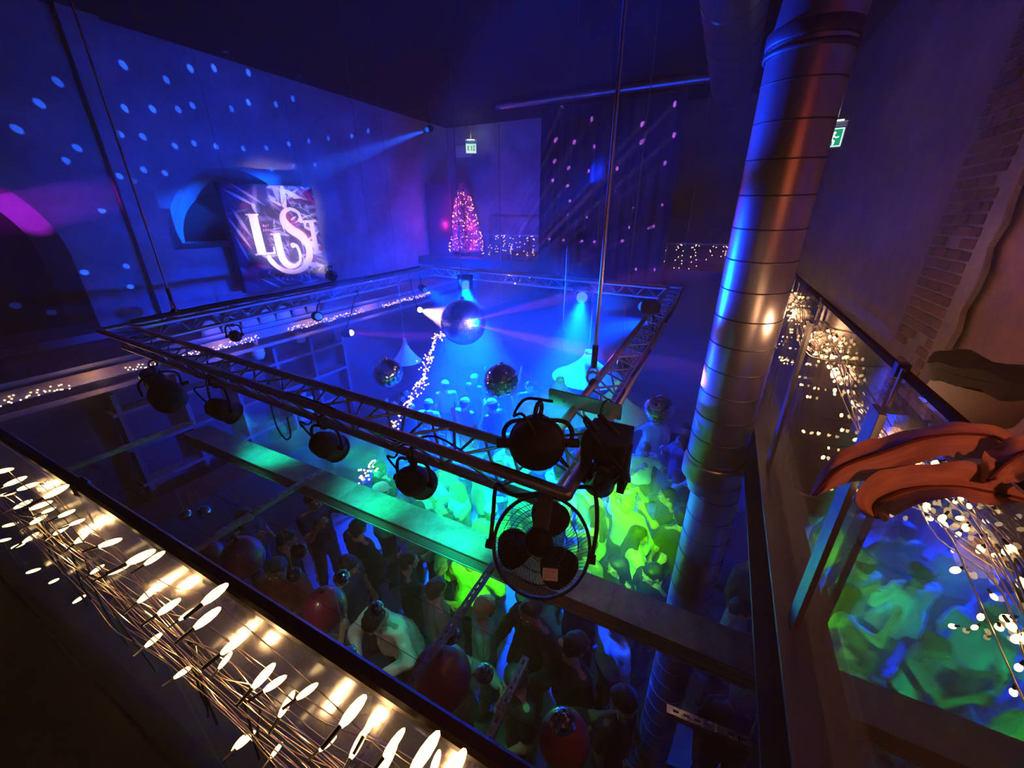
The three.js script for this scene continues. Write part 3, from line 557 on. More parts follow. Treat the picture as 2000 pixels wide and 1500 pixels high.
perforatedRail(1.72, 'slotted steel rail at the far left, running from the beam towards the near balcony', P(-5.33, 0.28, 2.25), V(0, 0, -1));
perforatedRail(1.75, 'slotted steel rail meeting the beam at its middle, strings hanging beside it', P(-3.1, 0.28, 2.25), V(0, 0, -1));
perforatedRail(1.72, 'slotted steel rail ending on the beam beside the fan', P(-1.06, 0.28, 2.25), V(0, 0, -1));
perforatedRail(1.03, 'short slotted steel rail below the fan, its far end free', P(-0.58, 0.28, 2.25), V(0, 0, -1));
{ const a = onD(1302, 1383, 2.3), b = onD(1470, 1452, 2.3); const r = perforatedRail(a.distanceTo(b), 'dim slotted steel rail low on the right of the tall duct', a, b.clone().sub(a).normalize()); obj('drop_rod', bar(V(a.distanceTo(b) - 0.02, 0, 0), V(a.distanceTo(b) - 0.02, 2.3 - 1.515, 0), 0.005, 6), M.galv, r); }

/* ------------------------------------------------------------------ the banner */
{
  const cv = document.createElement('canvas'); cv.width = 900; cv.height = 960; const c = cv.getContext('2d');
  c.fillStyle = '#2a1c3c'; c.fillRect(0, 0, 900, 960);
  const cols = ['#e9ded3', '#cfc6c8', '#b9a6b4', '#8f7d98', '#43305e', '#1f2a4a', '#a81d4a', '#c92d56', '#6d3b66', '#d9cdb4', '#2a3f58', '#151229'];
  const stroke = (x, y, a, L, w, col, al = 0.8) => {       // a feathered brush stroke
    c.save(); c.translate(x, y); c.rotate(a); c.globalAlpha = al; c.fillStyle = col; c.beginPath(); c.moveTo(-L / 2, 0);
    c.bezierCurveTo(-L / 4, -w, L / 5, -w * 1.1, L / 2, rr(-w, w) * 0.6); c.bezierCurveTo(L / 5, w * 0.4, -L / 5, w * 0.9, -L / 2, 0); c.fill(); c.restore();
  };
  for (let i = 0; i < 210; i++) stroke(rr(0, 900), rr(0, 960), rr(-0.3, 1.9), rr(60, 330), rr(8, 38), pick(cols.slice(3)), rr(0.35, 0.9));
  for (let i = 0; i < 95; i++) { const x = rr(420, 900), y = rr(0, 960); stroke(x, y, rr(-0.8, 1.6), rr(50, 230), rr(5, 30), pick(cols.slice(0, 4)), rr(0.5, 0.95)); }
  for (const [x, y, a, L, w, k] of [[150, 120, 0.5, 300, 22, 1], [230, 90, 0.6, 360, 16, 2], [110, 330, 1.2, 280, 24, 2], [75, 430, 1.15, 320, 20, 1], [60, 560, 1.3, 260, 16, 1], [560, 120, 1.7, 320, 46, 0], [500, 60, 1.45, 200, 40, 2], [680, 90, 0.5, 260, 40, 0], [760, 150, 0.2, 220, 40, 4], [820, 60, 0.4, 170, 40, 6], [860, 120, 1.1, 140, 30, 7], [720, 230, 0.3, 260, 38, 10], [120, 760, -0.35, 230, 60, 7], [90, 830, -0.3, 190, 44, 6], [820, 880, 0.3, 160, 36, 6], [560, 300, 1.3, 260, 44, 6], [330, 880, 0.7, 260, 18, 1], [280, 930, 0.6, 330, 16, 0], [780, 560, 0.4, 220, 30, 0], [800, 660, 0.5, 220, 34, 1], [760, 780, 0.2, 260, 36, 0], [820, 480, -0.5, 190, 22, 0], [860, 620, 0.2, 120, 26, 7]]) stroke(x, y, a, L, w, cols[k], 0.92);
  for (let i = 0; i < 60; i++) stroke(rr(0, 900), rr(0, 960), rr(0, 3), rr(30, 130), rr(1.5, 4), pick(['#f3ece6', '#120d20', '#2b3d66']), 0.7);
  // the lettering
  c.globalAlpha = 1; c.fillStyle = '#f0dfe0'; c.strokeStyle = '#f0dfe0'; c.lineJoin = 'round';
  const poly = (...p) => { c.beginPath(); p.forEach(([x, y], i) => (i ? c.lineTo(x, y) : c.moveTo(x, y))); c.closePath(); c.fill(); };
  poly([165, 255], [285, 255], [285, 268], [272, 272], [272, 610], [345, 610], [352, 560], [366, 560], [366, 628], [165, 628], [165, 614], [188, 608], [188, 272], [165, 268]);   // L
  poly([352, 436], [452, 436], [452, 640], [452, 640], [378, 640], [378, 452], [352, 448]);                                                                                       // stem of U
  const arc = (pts, ws) => {                                                                                                                                                   // a stroke whose width swells
    const cv3 = new THREE.CatmullRomCurve3(pts.map(([x, y]) => V(x, y, 0))), n = 120, Lf = [], Rt = [];
    for (let i = 0; i <= n; i++) { const t = i / n, p = cv3.getPoint(t), d = cv3.getTangent(t), k = t * (ws.length - 1), j = Math.min(ws.length - 2, Math.floor(k)), w = ws[j] + (ws[j + 1] - ws[j]) * (k - j); Lf.push([p.x - d.y * w, p.y + d.x * w]); Rt.unshift([p.x + d.y * w, p.y - d.x * w]); }
    poly(...Lf, ...Rt);
  };
  arc([[415, 600], [425, 690], [470, 750], [540, 765], [605, 720], [618, 640], [600, 570], [560, 545]], [37, 38, 34, 20, 14, 16, 18, 14]);                                            // bowl of U
  c.beginPath(); c.arc(563, 560, 28, 0, 7); c.fill();
  arc([[708, 300], [690, 245], [610, 212], [535, 250], [520, 320], [575, 400], [680, 480], [735, 580], [715, 700], [620, 800], [500, 825], [375, 775], [300, 690], [275, 640]], [16, 17, 16, 26, 40, 46, 48, 42, 38, 30, 24, 22, 26, 14]);   // S
  c.beginPath(); c.arc(700, 318, 26, 0, 7); c.fill(); c.beginPath(); c.arc(290, 655, 22, 0, 7); c.fill();
  poly([700, 320], [880, 320], [880, 340], [848, 344], [848, 640], [872, 646], [872, 664], [772, 664], [772, 646], [792, 640], [792, 344], [760, 350], [745, 400], [728, 400], [728, 350], [700, 348]);   // T
  c.font = 'bold 27px sans-serif'; c.textAlign = 'center'; c.fillText('E S T', 330, 372); c.fillText('2 0 2 1', 332, 412);
  c.font = 'bold 38px sans-serif';
  const round = (s, a0, step) => [...s].forEach((ch, i) => { const a = a0 + i * step; c.save(); c.translate(510 + Math.sin(a) * 372, 540 + Math.cos(a) * 372); c.rotate(-a); c.fillText(ch, 0, 0); c.restore(); });
  round('BAKERY', -0.78, 0.135); round('BISTRO', 0.22, 0.135);
  const t = new THREE.CanvasTexture(cv); t.colorSpace = THREE.SRGBColorSpace;
  const tl = onU(440, 366, -9.0), tr = onU(607, 358, -9.0), br_ = onU(637, 548, -9.0), bl = onU(476, 572, -9.0);
  const w = 2.04, h = 2.14, o = thing('banner', 'large framed bistro poster with pale lettering over brushwork, left behind the truss', 'poster', tl.clone().add(tr).add(br_).add(bl).multiplyScalar(0.25), 0);
  o.rotation.set(0, Math.PI / 2 - 0.05, 0.012, 'YXZ');
  obj('frame', box(w + 0.02, h + 0.02, 0.16, 0, 0, -0.083, 0.004), std([0.02, 0.025, 0.04], 0.6), o);
  const face = new THREE.PlaneGeometry(w, h);
  obj('print', face, std(0xffffff, 0.65, 0, { map: t }), o);
  for (const s of [-1, 1]) obj('hanging_wire', bar(V(s * w * 0.4, h / 2, -0.08), V(s * w * 0.4, EYE - TOP - o.position.y, -0.08), 0.004, 5), M.black, o);
}
/* ------------------------------------------------------------------ near balustrade with its fairy lights */
const bulbG = new THREE.SphereGeometry(1, 8, 6), sockG = new THREE.CylinderGeometry(0.55, 0.7, 1.6, 6);
function bulbString(name, label, pts, r, mat, stretch = 1.5, socket = true, group) {   // bulbs: each a part with its own socket
  const o = thing(name, label, 'fairy lights', V(0, 0, 0), 0, group);
  pts.slice(0, 300).forEach((p) => {
    const b = obj('bulb', bulbG, mat, o); b.position.copy(p); const k = rr(0.7, 1.2); b.scale.set(r * k, r * k * stretch, r * k); if (stretch > 2) b.rotation.set(Math.PI / 2 + rr(-0.3, 0.3), 0, rr(-0.3, 0.3)); else b.rotation.set(rr(-0.8, 0.8), 0, rr(-0.8, 0.8)); b.castShadow = false;
    if (socket) { const s = obj('socket', sockG, M.blackGloss, b); s.position.set(0, 1.5, 0); s.scale.setScalar(0.7); }
  });
  return o;
}
function bulbCloud(o, pts, r, mat) {                   // bulbs too far to pick apart
  const g = new THREE.IcosahedronGeometry(r, 0), m = obj('bulbs', pts.map((p) => g.clone().translate(p.x, p.y, p.z)), mat, o);
  m.userData.kind = 'stuff'; m.castShadow = false; return m;
}
{
  const o = thing('near_balustrade', 'glass balustrade with dark handrail crossing the lower left, right before the camera', 'balustrade', P(0, 0.13, 1.45));
  const rail = (u0, u1) => obj('handrail', box(u1 - u0, 0.013, 0.015, (u0 + u1) / 2, 1.101, 0, 0.003), std([0.035, 0.018, 0.012], 0.35, 0.3), o);
  rail(-9.4, -0.755); rail(-0.745, 0.47);
  for (const [a, b] of [[-3.2, -1.96], [-1.94, -0.756], [-0.744, 0.45]]) obj('glass_pane', box(b - a, 1.065, 0.01, (a + b) / 2, 0.55, 0, 0.001), M.smearedGlass, o);
  obj('base_channel', box(9.9, 0.1, 0.06, -4.5, 0.05, 0, 0.004), M.black, o);
  obj('rail_joint', box(0.02, 0.018, 0.02, -0.75, 1.1, 0, 0.003), M.blackGloss, o);
}
const nearPts = [];
for (const [x, y] of [[65, 1115], [105, 1135], [155, 1170], [215, 1060], [190, 1112], [232, 1112], [275, 1088], [302, 1090], [290, 1160], [330, 1185], [365, 1200], [405, 1207], [300, 1250], [357, 1313], [460, 1255], [440, 1290], [515, 1320], [537, 1335], [420, 1160], [560, 1375], [600, 1350], [640, 1452], [690, 1388], [770, 1450], [758, 1478], [830, 1470], [850, 1492], [480, 1445], [540, 1465], [465, 1452], [60, 1050], [45, 985], [80, 987], [15, 965], [30, 940], [95, 997], [130, 1003], [75, 1015], [35, 1066], [110, 960], [150, 1020], [20, 1025], [120, 1035], [8, 1055], [160, 1050], [55, 950], [5, 920], [700, 1452], [725, 1410], [890, 1498]]) nearPts.push(onW(x, y, rr(0.096, 0.106)));
bulbString('fairy_lights', 'string of warm fairy lights bunched on the near glass, closest to the camera', nearPts, 0.0036, M.bulb, 3.2);
{
  const o = thing('light_cable', 'bundle of clear light cables tied along the near glass, glowing with reflected light', 'cable');
  for (let k = 0; k < 22; k++) {
    const pts = [], d0 = rr(0.37, 0.62), w = rr(0.096, 0.118), ph = rr(0, 9);
    for (let u = -1.5; u <= 0.12; u += 0.09) pts.push(P(u, w + rr(-0.004, 0.004), d0 + Math.sin(u * 9 + ph) * 0.025 + rr(-0.012, 0.012)));
    obj('strand', tube(pts, 0.0006, 90, 5), M.wire, o);
  }
  for (let k = 0; k < 12; k++) { const u = rr(-1.0, -0.1); obj('twig', tube([P(u, 0.11, rr(0.45, 0.55)), P(u + rr(-0.02, 0.02), 0.1, rr(0.52, 0.6)), P(u + rr(-0.03, 0.03), 0.1, rr(0.6, 0.68))], 0.0016, 8, 4), M.blackGloss, o); }
}
// tinsel-like bright knots between the lights

/* ------------------------------------------------------------------ right balustrade */
{
  const o = thing('right_balustrade', 'glass balustrade with thin top rail and steel posts edging the right balcony', 'balustrade', P(0.45, 0, 1.4));
  const B = (n, w0, w1, d0, d1, t, m, u = 0) => obj(n, box(t, d1 - d0, w1 - w0, u, 1.4 - (d0 + d1) / 2, -(w0 + w1) / 2, 0.001), m, o);
  for (const [a, b] of [[-0.4, 1.262], [1.275, 2.29], [2.303, 3.85], [3.87, 5.6]]) B('glass_pane', a, b, 0.36, 1.395, 0.012, M.glass);
  for (const [a, b] of [[-0.4, 1.262], [1.275, 5.6]]) B('top_rail', a, b, 0.344, 0.36, 0.014, phys([0.025, 0.01, 0.006], { roughness: 0.8, specularIntensity: 0.2 }));
  B('rail_joint', 1.255, 1.282, 0.335, 0.37, 0.026, M.blackGloss);
  for (const [w, lean] of [[1.2, 0], [2.2, 0], [3.05, 0], [4.6, 0]]) {
    const p = B('post', w - 0.035, w + 0.035, 0.44, 1.3, 0.016, M.steel, -0.035);
    obj('pin', box(0.008, 0.1, 0.01, -0.02, 1.02, -w, 0.001), M.chrome, o);
  }
}
const rightPts = [];
for (let i = 0; i < 210; i++) {
  const t = rnd(), w = 0.6 + 3.1 * Math.pow(t, 1.3) + rr(-0.04, 0.04), c = 0.42 + 0.05 * Math.sin(w * 6) + 0.035;
  const hang = rnd() < 0.72 ? rr(0.0, 0.13) : rr(0.1, 0.42) * (w > 1.4 ? 1 : 0.5);
  rightPts.push(P(rr(0.428, 0.442), w, c + hang));
}
bulbString('fairy_lights', 'long string of warm fairy lights draped along the right balcony glass', rightPts, 0.0046, M.bulb);
{
  const o = thing('light_cable', 'clear cables of the fairy lights along the right balcony glass', 'cable');
  for (let k = 0; k < 9; k++) {
    const pts = [], d0 = rr(0.46, 0.56);
    for (let w = 0.35; w <= 3.7; w += 0.16) pts.push(P(rr(0.425, 0.44), w, d0 + rr(-0.03, 0.03) + 0.03 * Math.sin(w * 6)));
    obj('strand', tube(pts, 0.0016, 80, 5), M.wire, o);
  }
}

/* ------------------------------------------------------------------ left balcony edge with lights */
{
  const o = thing('balcony_fascia', 'long beam edging the left balcony behind the truss, trimmed with fairy lights', 'beam', P(-7.98, 4, 2.1));
  obj('rail', box(0.09, 0.1, 15, 0, -0.02, 0, 0.006), std([0.3, 0.22, 0.2], 0.6), o);
  obj('lower_rail', box(0.06, 0.06, 15, 0.02, -0.3, 0, 0.006), std([0.3, 0.26, 0.26], 0.6), o);
  const f = thing('fairy_lights', 'row of warm fairy lights along the left balcony edge below the banner', 'fairy lights');
  const pts = []; for (let w = 0.6; w < 10.4; w += 0.022) if (Math.sin(w * 2.3) > -0.75) pts.push(P(-7.91 + rr(-0.02, 0.03), w + rr(-0.03, 0.03), 2.17 + rr(-0.035, 0.06)));
  bulbCloud(f, pts, 0.012, M.bulbFar);
  // beige drape hung in scallops above the lights
  const d = thing('scalloped_drape', 'pale scalloped drape glowing in the fairy lights below the bistro banner', 'drape', P(-8.1, 4.9, 2.05));
  for (let k = 0; k < 7; k++) {
    const g = new THREE.SphereGeometry(0.2, 16, 12, 0, Math.PI * 2, 0, Math.PI * 0.5); g.scale(0.35, 1.7, 0.9); g.translate(0, 0.0, 1.15 - k * 0.36);
    obj('scallop', g, std([0.55, 0.47, 0.42], 0.85), d);
  }
}
/* shelving and bar under the left balcony */
{
  const o = thing('back_bar_shelves', 'dark back-bar shelving under the left balcony with pale uprights', 'shelves', P(-8.55, 4.4, FLOOR));
  for (let i = 0; i < 6; i++) obj('upright', box(0.26, 2.6, 0.07, 0.16, 1.3, 2.2 - i * 0.9, 0.004), std([0.1, 0.115, 0.12], 0.7), o);
  for (const y of [0.9, 1.6, 2.25]) obj('shelf', box(0.28, 0.06, 4.6, 0.16, y, 0, 0.004), std([0.1, 0.115, 0.12], 0.7), o);
  const c = thing('bar_counter', 'long dark bar counter below the left balcony, purple sheen on its top', 'counter', P(-6.9, 2.6, FLOOR));
  obj('counter_top', box(0.7, 0.06, 4.2, 0, 1.1, 0, 0.01), std([0.07, 0.05, 0.07], 0.3), c); obj('front', box(0.5, 1.06, 4.0, 0, 0.53, 0, 0.005), std([0.06, 0.05, 0.05], 0.7), c);
  const p = thing('pineapple_ornament', 'white pineapple-shaped ornament with pointed crown on the bar shelf', 'ornament', onU(508, 702, -8.36));
  obj('body', lathe([[0.001, 0], [0.08, 0.02], [0.12, 0.12], [0.115, 0.22], [0.06, 0.31], [0.001, 0.32]], 16), M.white, p);
  for (let k = 0; k < 6; k++) obj('crown_leaf', bar(V(0, 0.3, 0), V(Math.cos(k) * 0.06, 0.46, Math.sin(k) * 0.06), 0.018, 5, 0.002), M.white, p);
  const j = thing('glass_jug', 'square pale glass jug with a handle near the bar shelf end', 'jug', onU(588, 668, -8.36));
  obj('vessel', lathe([[0.001, 0], [0.09, 0.005], [0.1, 0.2], [0.08, 0.22], [0.07, 0.2], [0.075, 0.02], [0.001, 0.02]], 12), std([0.5, 0.6, 0.58], 0.2), j); obj('handle', tube([V(0.09, 0.18, 0), V(0.16, 0.16, 0), V(0.16, 0.06, 0), V(0.095, 0.04, 0)], 0.012, 12), std([0.5, 0.6, 0.58], 0.2), j);
}

/* ------------------------------------------------------------------ mirror balls and baubles */
function mirrorSphere(r, rows) {
  const g0 = [];
  for (let j = 0; j < rows; j++) {
    const t0 = Math.PI * j / rows, t1 = Math.PI * (j + 1) / rows, n = Math.max(4, Math.round(2 * rows * Math.sin((t0 + t1) / 2)));
    for (let i = 0; i < n; i++) {
      const a0 = 2 * Math.PI * (i + 0.04) / n, a1 = 2 * Math.PI * (i + 0.96) / n, e = (t1 - t0) * 0.04;
      const p = (t, a) => [r * Math.sin(t) * Math.cos(a), r * Math.cos(t), r * Math.sin(t) * Math.sin(a)];
      const A = p(t0 + e, a0), B = p(t0 + e, a1), C = p(t1 - e, a1), D = p(t1 - e, a0);
      g0.push(...A, ...B, ...C, ...A, ...C, ...D);
    }
  }
  const g = new THREE.BufferGeometry(); g.setAttribute('position', new THREE.Float32BufferAttribute(g0, 3)); g.computeVertexNormals();
  return clean(g);
}
function mirrorBall(r, rows, label, pos, top, group) {
  const o = thing('mirror_ball', label, 'mirror ball', pos, 0, group);
  obj('core', ball(r * 0.985, 24, 16), M.black, o);
  const t = obj('mirror_tiles', mirrorSphere(r, rows), M.mirror, o); t.userData.kind = 'stuff';
  obj('cap', lathe([[0.001, r + r * 0.14], [r * 0.1, r + r * 0.13], [r * 0.13, r * 0.97], [0.001, r * 0.97]], 12), M.chrome, o);
  if (top) obj('cord', bar(V(0, r * 1.1, 0), V(0, top - pos.y, 0), r > 0.3 ? 0.008 : 0.0025, 6), M.string, o);
  return o;
}
const bigBall = mirrorBall(BALLR, 34, 'largest mirror ball, struck by white and violet beams at the centre of the room', BALL, EYE - TOP);
bigBall.children.find((m) => m.name === 'mirror_tiles').material = M.mirrorSoft;
mirrorBall(0.235, 24, 'mirror ball with green glints, left of the trail of fairy lights', onW(757, 728, 4.3), EYE - TOP);
mirrorBall(0.265, 24, 'mirror ball below and right of the largest one, green glints along its middle', onW(980, 745, 4.75), EYE - TOP);
mirrorBall(0.2, 20, 'dim mirror ball right of the truss, in the dark before the tall duct', onW(1287, 800, 5.2), EYE - TOP);
{
  const wires = [];
  const small = mirrorBall(0.058, 12, 'upper right of two small mirror balls at the far left rail, gold glints', onW(398, 1000, 1.3), EYE - 2.2);
  const list = [[362, 1006, 1.3, 'lower left of two small mirror balls at the far left rail'], [667, 1128, 1.3, 'small mirror ball hanging just above the middle red bauble'], [734, 1190, 1.3, 'small mirror ball in front of the bowed head of the guest in white'], [880, 1240, 1.3, 'small gold-glinting mirror ball beside the slotted rail below the green top'], [946, 1316, 1.3, 'small blue-glinting mirror ball over the bare green floor'], [683, 1275, 1.3, 'tiny mirror ball by the elbow of the guest in white'], [1100, 1412, 1.0, 'small mirror ball in front of the lowest red bauble']];
  for (const [x, y, w, label] of list) copyOf(small, onW(x, y, w), rr(0, 3), label);
  const dark = copyOf(small, onW(584, 1076, 1.3), 0, 'upper of two dark glass balls hanging left of the middle red bauble', undefined, { mirror_tiles: M.blackGloss });
  copyOf(dark, onW(575, 1122, 1.3), 0, 'lower of two dark glass balls hanging left of the middle red bauble');
  for (const c of scene.children) if (/^mirror_ball/.test(c.name)) { const k = c.children.find((m) => m.name === 'cord'); if (k && c.position.y < EYE - 1.9 && c.position.z > -2) { k.geometry = bar(V(0, 0.06, 0), V(0, EYE - 2.2 - c.position.y + 0.001, 0), 0.0022, 6); } }
  // wires the strings hang from
  for (const w of [1.0, 1.3]) { wires.push(bar(P(-5.35, w, 2.205), P(-0.2, w, 2.205), 0.0014, 5)); }
  const o = thing('hanging_wires', 'thin wires stretched between the slotted rails to hang the balls from', 'wire');
  wires.forEach((g) => obj('wire', g, M.blackMatt, o));
  // red baubles
  const b = thing('bauble', 'left dark red bauble, tilted below the middle slotted rail, pink glint on its side', 'bauble', onW(474, 1086, 1.3));
  const prof = []; for (let i = 0; i <= 24; i++) { const t = Math.PI * i / 24; prof.push([Math.max(0.0005, 0.175 * Math.sin(t) * (1 + 0.12 * Math.cos(t))), -0.195 * Math.cos(t)]); }
  obj('shell', lathe(prof, 40), M.bauble, b);
  obj('cap', lathe([[0.001, 0.235], [0.018, 0.232], [0.026, 0.19], [0.001, 0.19]], 14), std([0.25, 0.08, 0.1], 0.3, 0.8), b);
  obj('cord', bar(V(0, 0.23, 0), V(0, EYE - 2.2 - b.position.y, 0), 0.0022, 5), M.string, b);
  const bs = [[636, 1186, 1.3, 0.92, 'large red bauble in the middle, violet glint on top, beside the guest in white'], [862, 1318, 1.3, 1.15, 'dim red bauble under the slotted rail left of the bare green floor'], [1102, 1440, 1.0, 0.64, 'lowest red bauble at the bottom of the picture, magenta glint near its top'], [412, 1080, 1.3, 0.7, 'small faint bauble behind the left red bauble']];
  for (const [x, y, w, s, label] of bs) { const c = copyOf(b, onW(x, y, w), rr(0, 3), label); c.scale.setScalar(s); const k = c.children.find((m) => m.name === 'cord'); k.geometry = bar(V(0, 0.23, 0), V(0, (EYE - 2.2 - c.position.y) / s, 0), 0.0022, 5); }
}
/* pale bell-shaped shades hanging over the dance floor */
function bell(pos, R, H, label) {
  const o = thing('fabric_shade', label, 'shade', pos, 0);
  const n = 8, prof = []; for (let i = 0; i <= n; i++) { const t = i / n; prof.push([R * (0.1 + 0.9 * Math.pow(t, 1.6)), -H * t]); }
  obj('shade', lathe(prof, 32), M.shade, o);
  obj('cap', lathe([[0.001, 0.06], [R * 0.1, 0.04], [R * 0.12, -0.02], [0.001, -0.02]], 14), M.white, o);
  obj('rim', put(torus(R, 0.008, 48, 6), V(0, -H, 0), new THREE.Quaternion().setFromAxisAngle(X1, Math.PI / 2)), M.white, o);
  obj('cord', bar(V(0, 0.05, 0), V(0, EYE - TOP - pos.y, 0), 0.004, 5), M.string, o);
  return o;
}
bell(onW(1094, 742, 5.4), 0.62, 0.52, 'pale bell-shaped fabric shade behind the dark steel bar, nearest of the shades');
bell(onW(1150, 688, 7.0), 0.66, 0.5, 'pale fabric shade higher up behind the steel rod, right of the glowing mirror ball');
bell(onW(1205, 750, 4.5), 0.4, 0.4, 'pale fabric shade seen through the right side of the truss');
bell(onW(790, 664, 6.0), 0.3, 0.46, 'small pale shade hanging just behind the left mirror ball');

/* ------------------------------------------------------------------ trail of fairy lights hanging in a garland */
{
  const o = thing('light_garland', 'garland of warm fairy lights trailing down from the largest mirror ball', 'fairy lights');
  const path = [[864, 652, 6.3], [850, 664, 6.1], [842, 690, 6.0], [832, 716, 5.9], [826, 742, 5.8], [812, 762, 5.7], [800, 786, 5.6], [772, 830, 5.2], [750, 880, 4.9], [712, 930, 4.4], [709, 948, 4.3]].map(([x, y, z]) => atDepth(x, y, z));
  const cv = new THREE.CatmullRomCurve3(path), pts = [];
  for (let i = 0; i < 260; i++) { const t = rnd(), c = Math.sin(t * 30) * 0.5 + 0.5, p = cv.getPoint(t), s = 0.015 + 0.07 * c * (t > 0.25 && t < 0.65 ? 1.5 : 0.7); if (t > 0.7 && c < 0.5) continue; pts.push(p.add(V(rr(-s, s), rr(-s, s), rr(-s, s)))); }
  obj('cable', new THREE.TubeGeometry(cv, 60, 0.006, 5), M.wire, o);
  obj('hanging_cord', bar(path[0], BALL.clone().add(V(-0.1, -0.4, 0.1)), 0.004, 5), M.string, o);
  bulbCloud(o, pts, 0.013, M.bulbFar);
  lamp('garland_lamp', cv.getPoint(0.45), WARM, 0.2, 2);
}

/* ------------------------------------------------------------------ far balcony: balustrades, tree, signs, curtain */
function farRail(u0, u1, d, label, n) {
  const w = 11.55, o = thing('far_balustrade', label, 'balustrade', P((u0 + u1) / 2, w, 1.25));
  const h = 1.25 - d;
  obj('top_rail', box(u1 - u0, 0.04, 0.04, 0, h, 0, 0.004), M.alu, o);
  for (const u of [u0, (u0 + u1) / 2, u1]) obj('post', box(0.04, h, 0.04, u - (u0 + u1) / 2, h / 2, 0, 0.003), M.steel, o);
  obj('glass_pane', box(u1 - u0 - 0.06, h - 0.15, 0.012, 0, h / 2, 0), M.glass, o);
  const f = thing('fairy_lights', label.replace(/^.*?balustrade/, 'icicle fairy lights on the far balustrade'), 'fairy lights'), pts = [];
  for (let i = 0; i < n; i++) { const s = Math.floor(rnd() * 8) / 8 + rr(-0.04, 0.04); pts.push(P(u0 + (u1 - u0) * s, w - 0.04, d + 0.02 + Math.pow(rnd(), 1.4) * 0.6)); }
  bulbCloud(f, pts, 0.014, M.bulbFar);
  return o;
}
farRail(-6.9, -4.9, 0.5, 'far balustrade just right of the pink tree', 75);
farRail(-1.35, 1.5, 0.62, 'far balustrade left of the tall duct', 80);
{
  const base = onW(910, 492, 12.4), o = thing('christmas_tree', 'pink-lit Christmas tree with warm lights on the far balcony', 'tree', base.clone());
  const H = 2.2, pos = [], lights = [];
  obj('trunk', bar(V(0, -0.12, 0), V(0, H, 0), 0.05, 8, 0.01), std([0.1, 0.05, 0.03], 0.9), o);
  const tuft = (x, y, z, dx, dy, dz, L, w) => { const s = V(-dz, 0, dx).normalize().multiplyScalar(w); pos.push(x - s.x, y, z - s.z, x + s.x, y, z + s.z, x + dx * L, y + dy * L, z + dz * L, x, y - w, z, x, y + w, z, x + dx * L, y + dy * L, z + dz * L); };
  for (let i = 0; i < 2600; i++) { const t = Math.pow(rnd(), 1.3), y = 0.05 + t * (H - 0.1), R = 0.58 * Math.pow(1 - t, 0.75) + 0.03, a = rr(0, 6.283), r = R * Math.sqrt(rr(0.3, 1)); tuft(Math.cos(a) * r, y, Math.sin(a) * r, Math.cos(a) * 0.9, rr(-0.35, 0.35), Math.sin(a) * 0.9, rr(0.08, 0.16), 0.018); }
  const g = new THREE.BufferGeometry(); g.setAttribute('position', new THREE.Float32BufferAttribute(pos, 3)); g.computeVertexNormals();
  const f = obj('needles', g, std([0.85, 0.3, 0.5], 0.8, 0, { side: THREE.DoubleSide }), o); f.userData.kind = 'stuff';  // pink of the lighting partly put into the needle colour
  for (let i = 0; i < 230; i++) { const t = Math.pow(rnd(), 1.25) * 0.92, a = rr(-2.2, 2.6), R = 0.58 * Math.pow(1 - t, 0.75) + 0.09; lights.push(V(Math.cos(a) * R, 0.06 + t * (H - 0.2), Math.sin(a) * R)); }
  bulbCloud(o, lights, 0.016, glow(1, 0.4, 0.28, 6));
  obj('pot', lathe([[0.001, -0.26], [0.16, -0.26], [0.2, -0.02], [0.18, -0.02], [0.001, -0.05]], 20), M.black, o);
  for (const [a, h] of [[0.9, 0.3], [2.2, 0.9], [1.5, 1.5]]) lamp('tree_string_lamp', base.clone().add(V(Math.cos(a) * 0.75, h, Math.sin(a) * 0.75)), lin(1, 0.05, 0.42), 1.0, 4);  // unseen pink lamps without fittings, placed to light the tree
}
// exit signs
function exitSign(pos, w, h, faceTo, draw, label, lampOver) {
  const o = thing('exit_sign', label, 'exit sign', pos); frame(o, V(pos.x, 0, pos.z), V(faceTo.x, 0, faceTo.z));
  const cv = document.createElement('canvas'); cv.width = 160; cv.height = 160; draw(cv.getContext('2d'));
  const t = new THREE.CanvasTexture(cv); t.colorSpace = THREE.SRGBColorSpace;
  obj('case', box(w + 0.03, h + 0.03, 0.05, 0, 0, -0.03, 0.006), M.white, o);
  obj('lit_sign_face', new THREE.PlaneGeometry(w, h).translate(0, 0, 0.0), new THREE.MeshStandardMaterial({ color: 0x111111, emissive: 0xffffff, emissiveMap: t, emissiveIntensity: 1.5, roughness: 0.4 }), o);
  obj('lamp_head', box(w * 1.15, 0.05, 0.09, 0, h / 2 + 0.045, 0.02, 0.01), M.white, o);
  obj('lamp_strip', box(w * 0.7, 0.02, 0.03, 0, h / 2 + 0.08, 0.03), glow(1, 0.95, 0.85, lampOver), o);
  const q = pos.clone().add(V(0, h / 2 + 0.2, 0)).add(V(faceTo.x - pos.x, 0, faceTo.z - pos.z).normalize().multiplyScalar(0.12));
  lamp('exit_sign_lamp', q, lin(0.85, 0.95, 0.9), pos.z < -10 ? 0.25 : 0.04, 2);
  obj('bracket', bar(V(0, h / 2, -0.03), V(0, EYE - TOP - pos.y, -0.03), 0.012, 6), M.steel, o);
  return o;
}
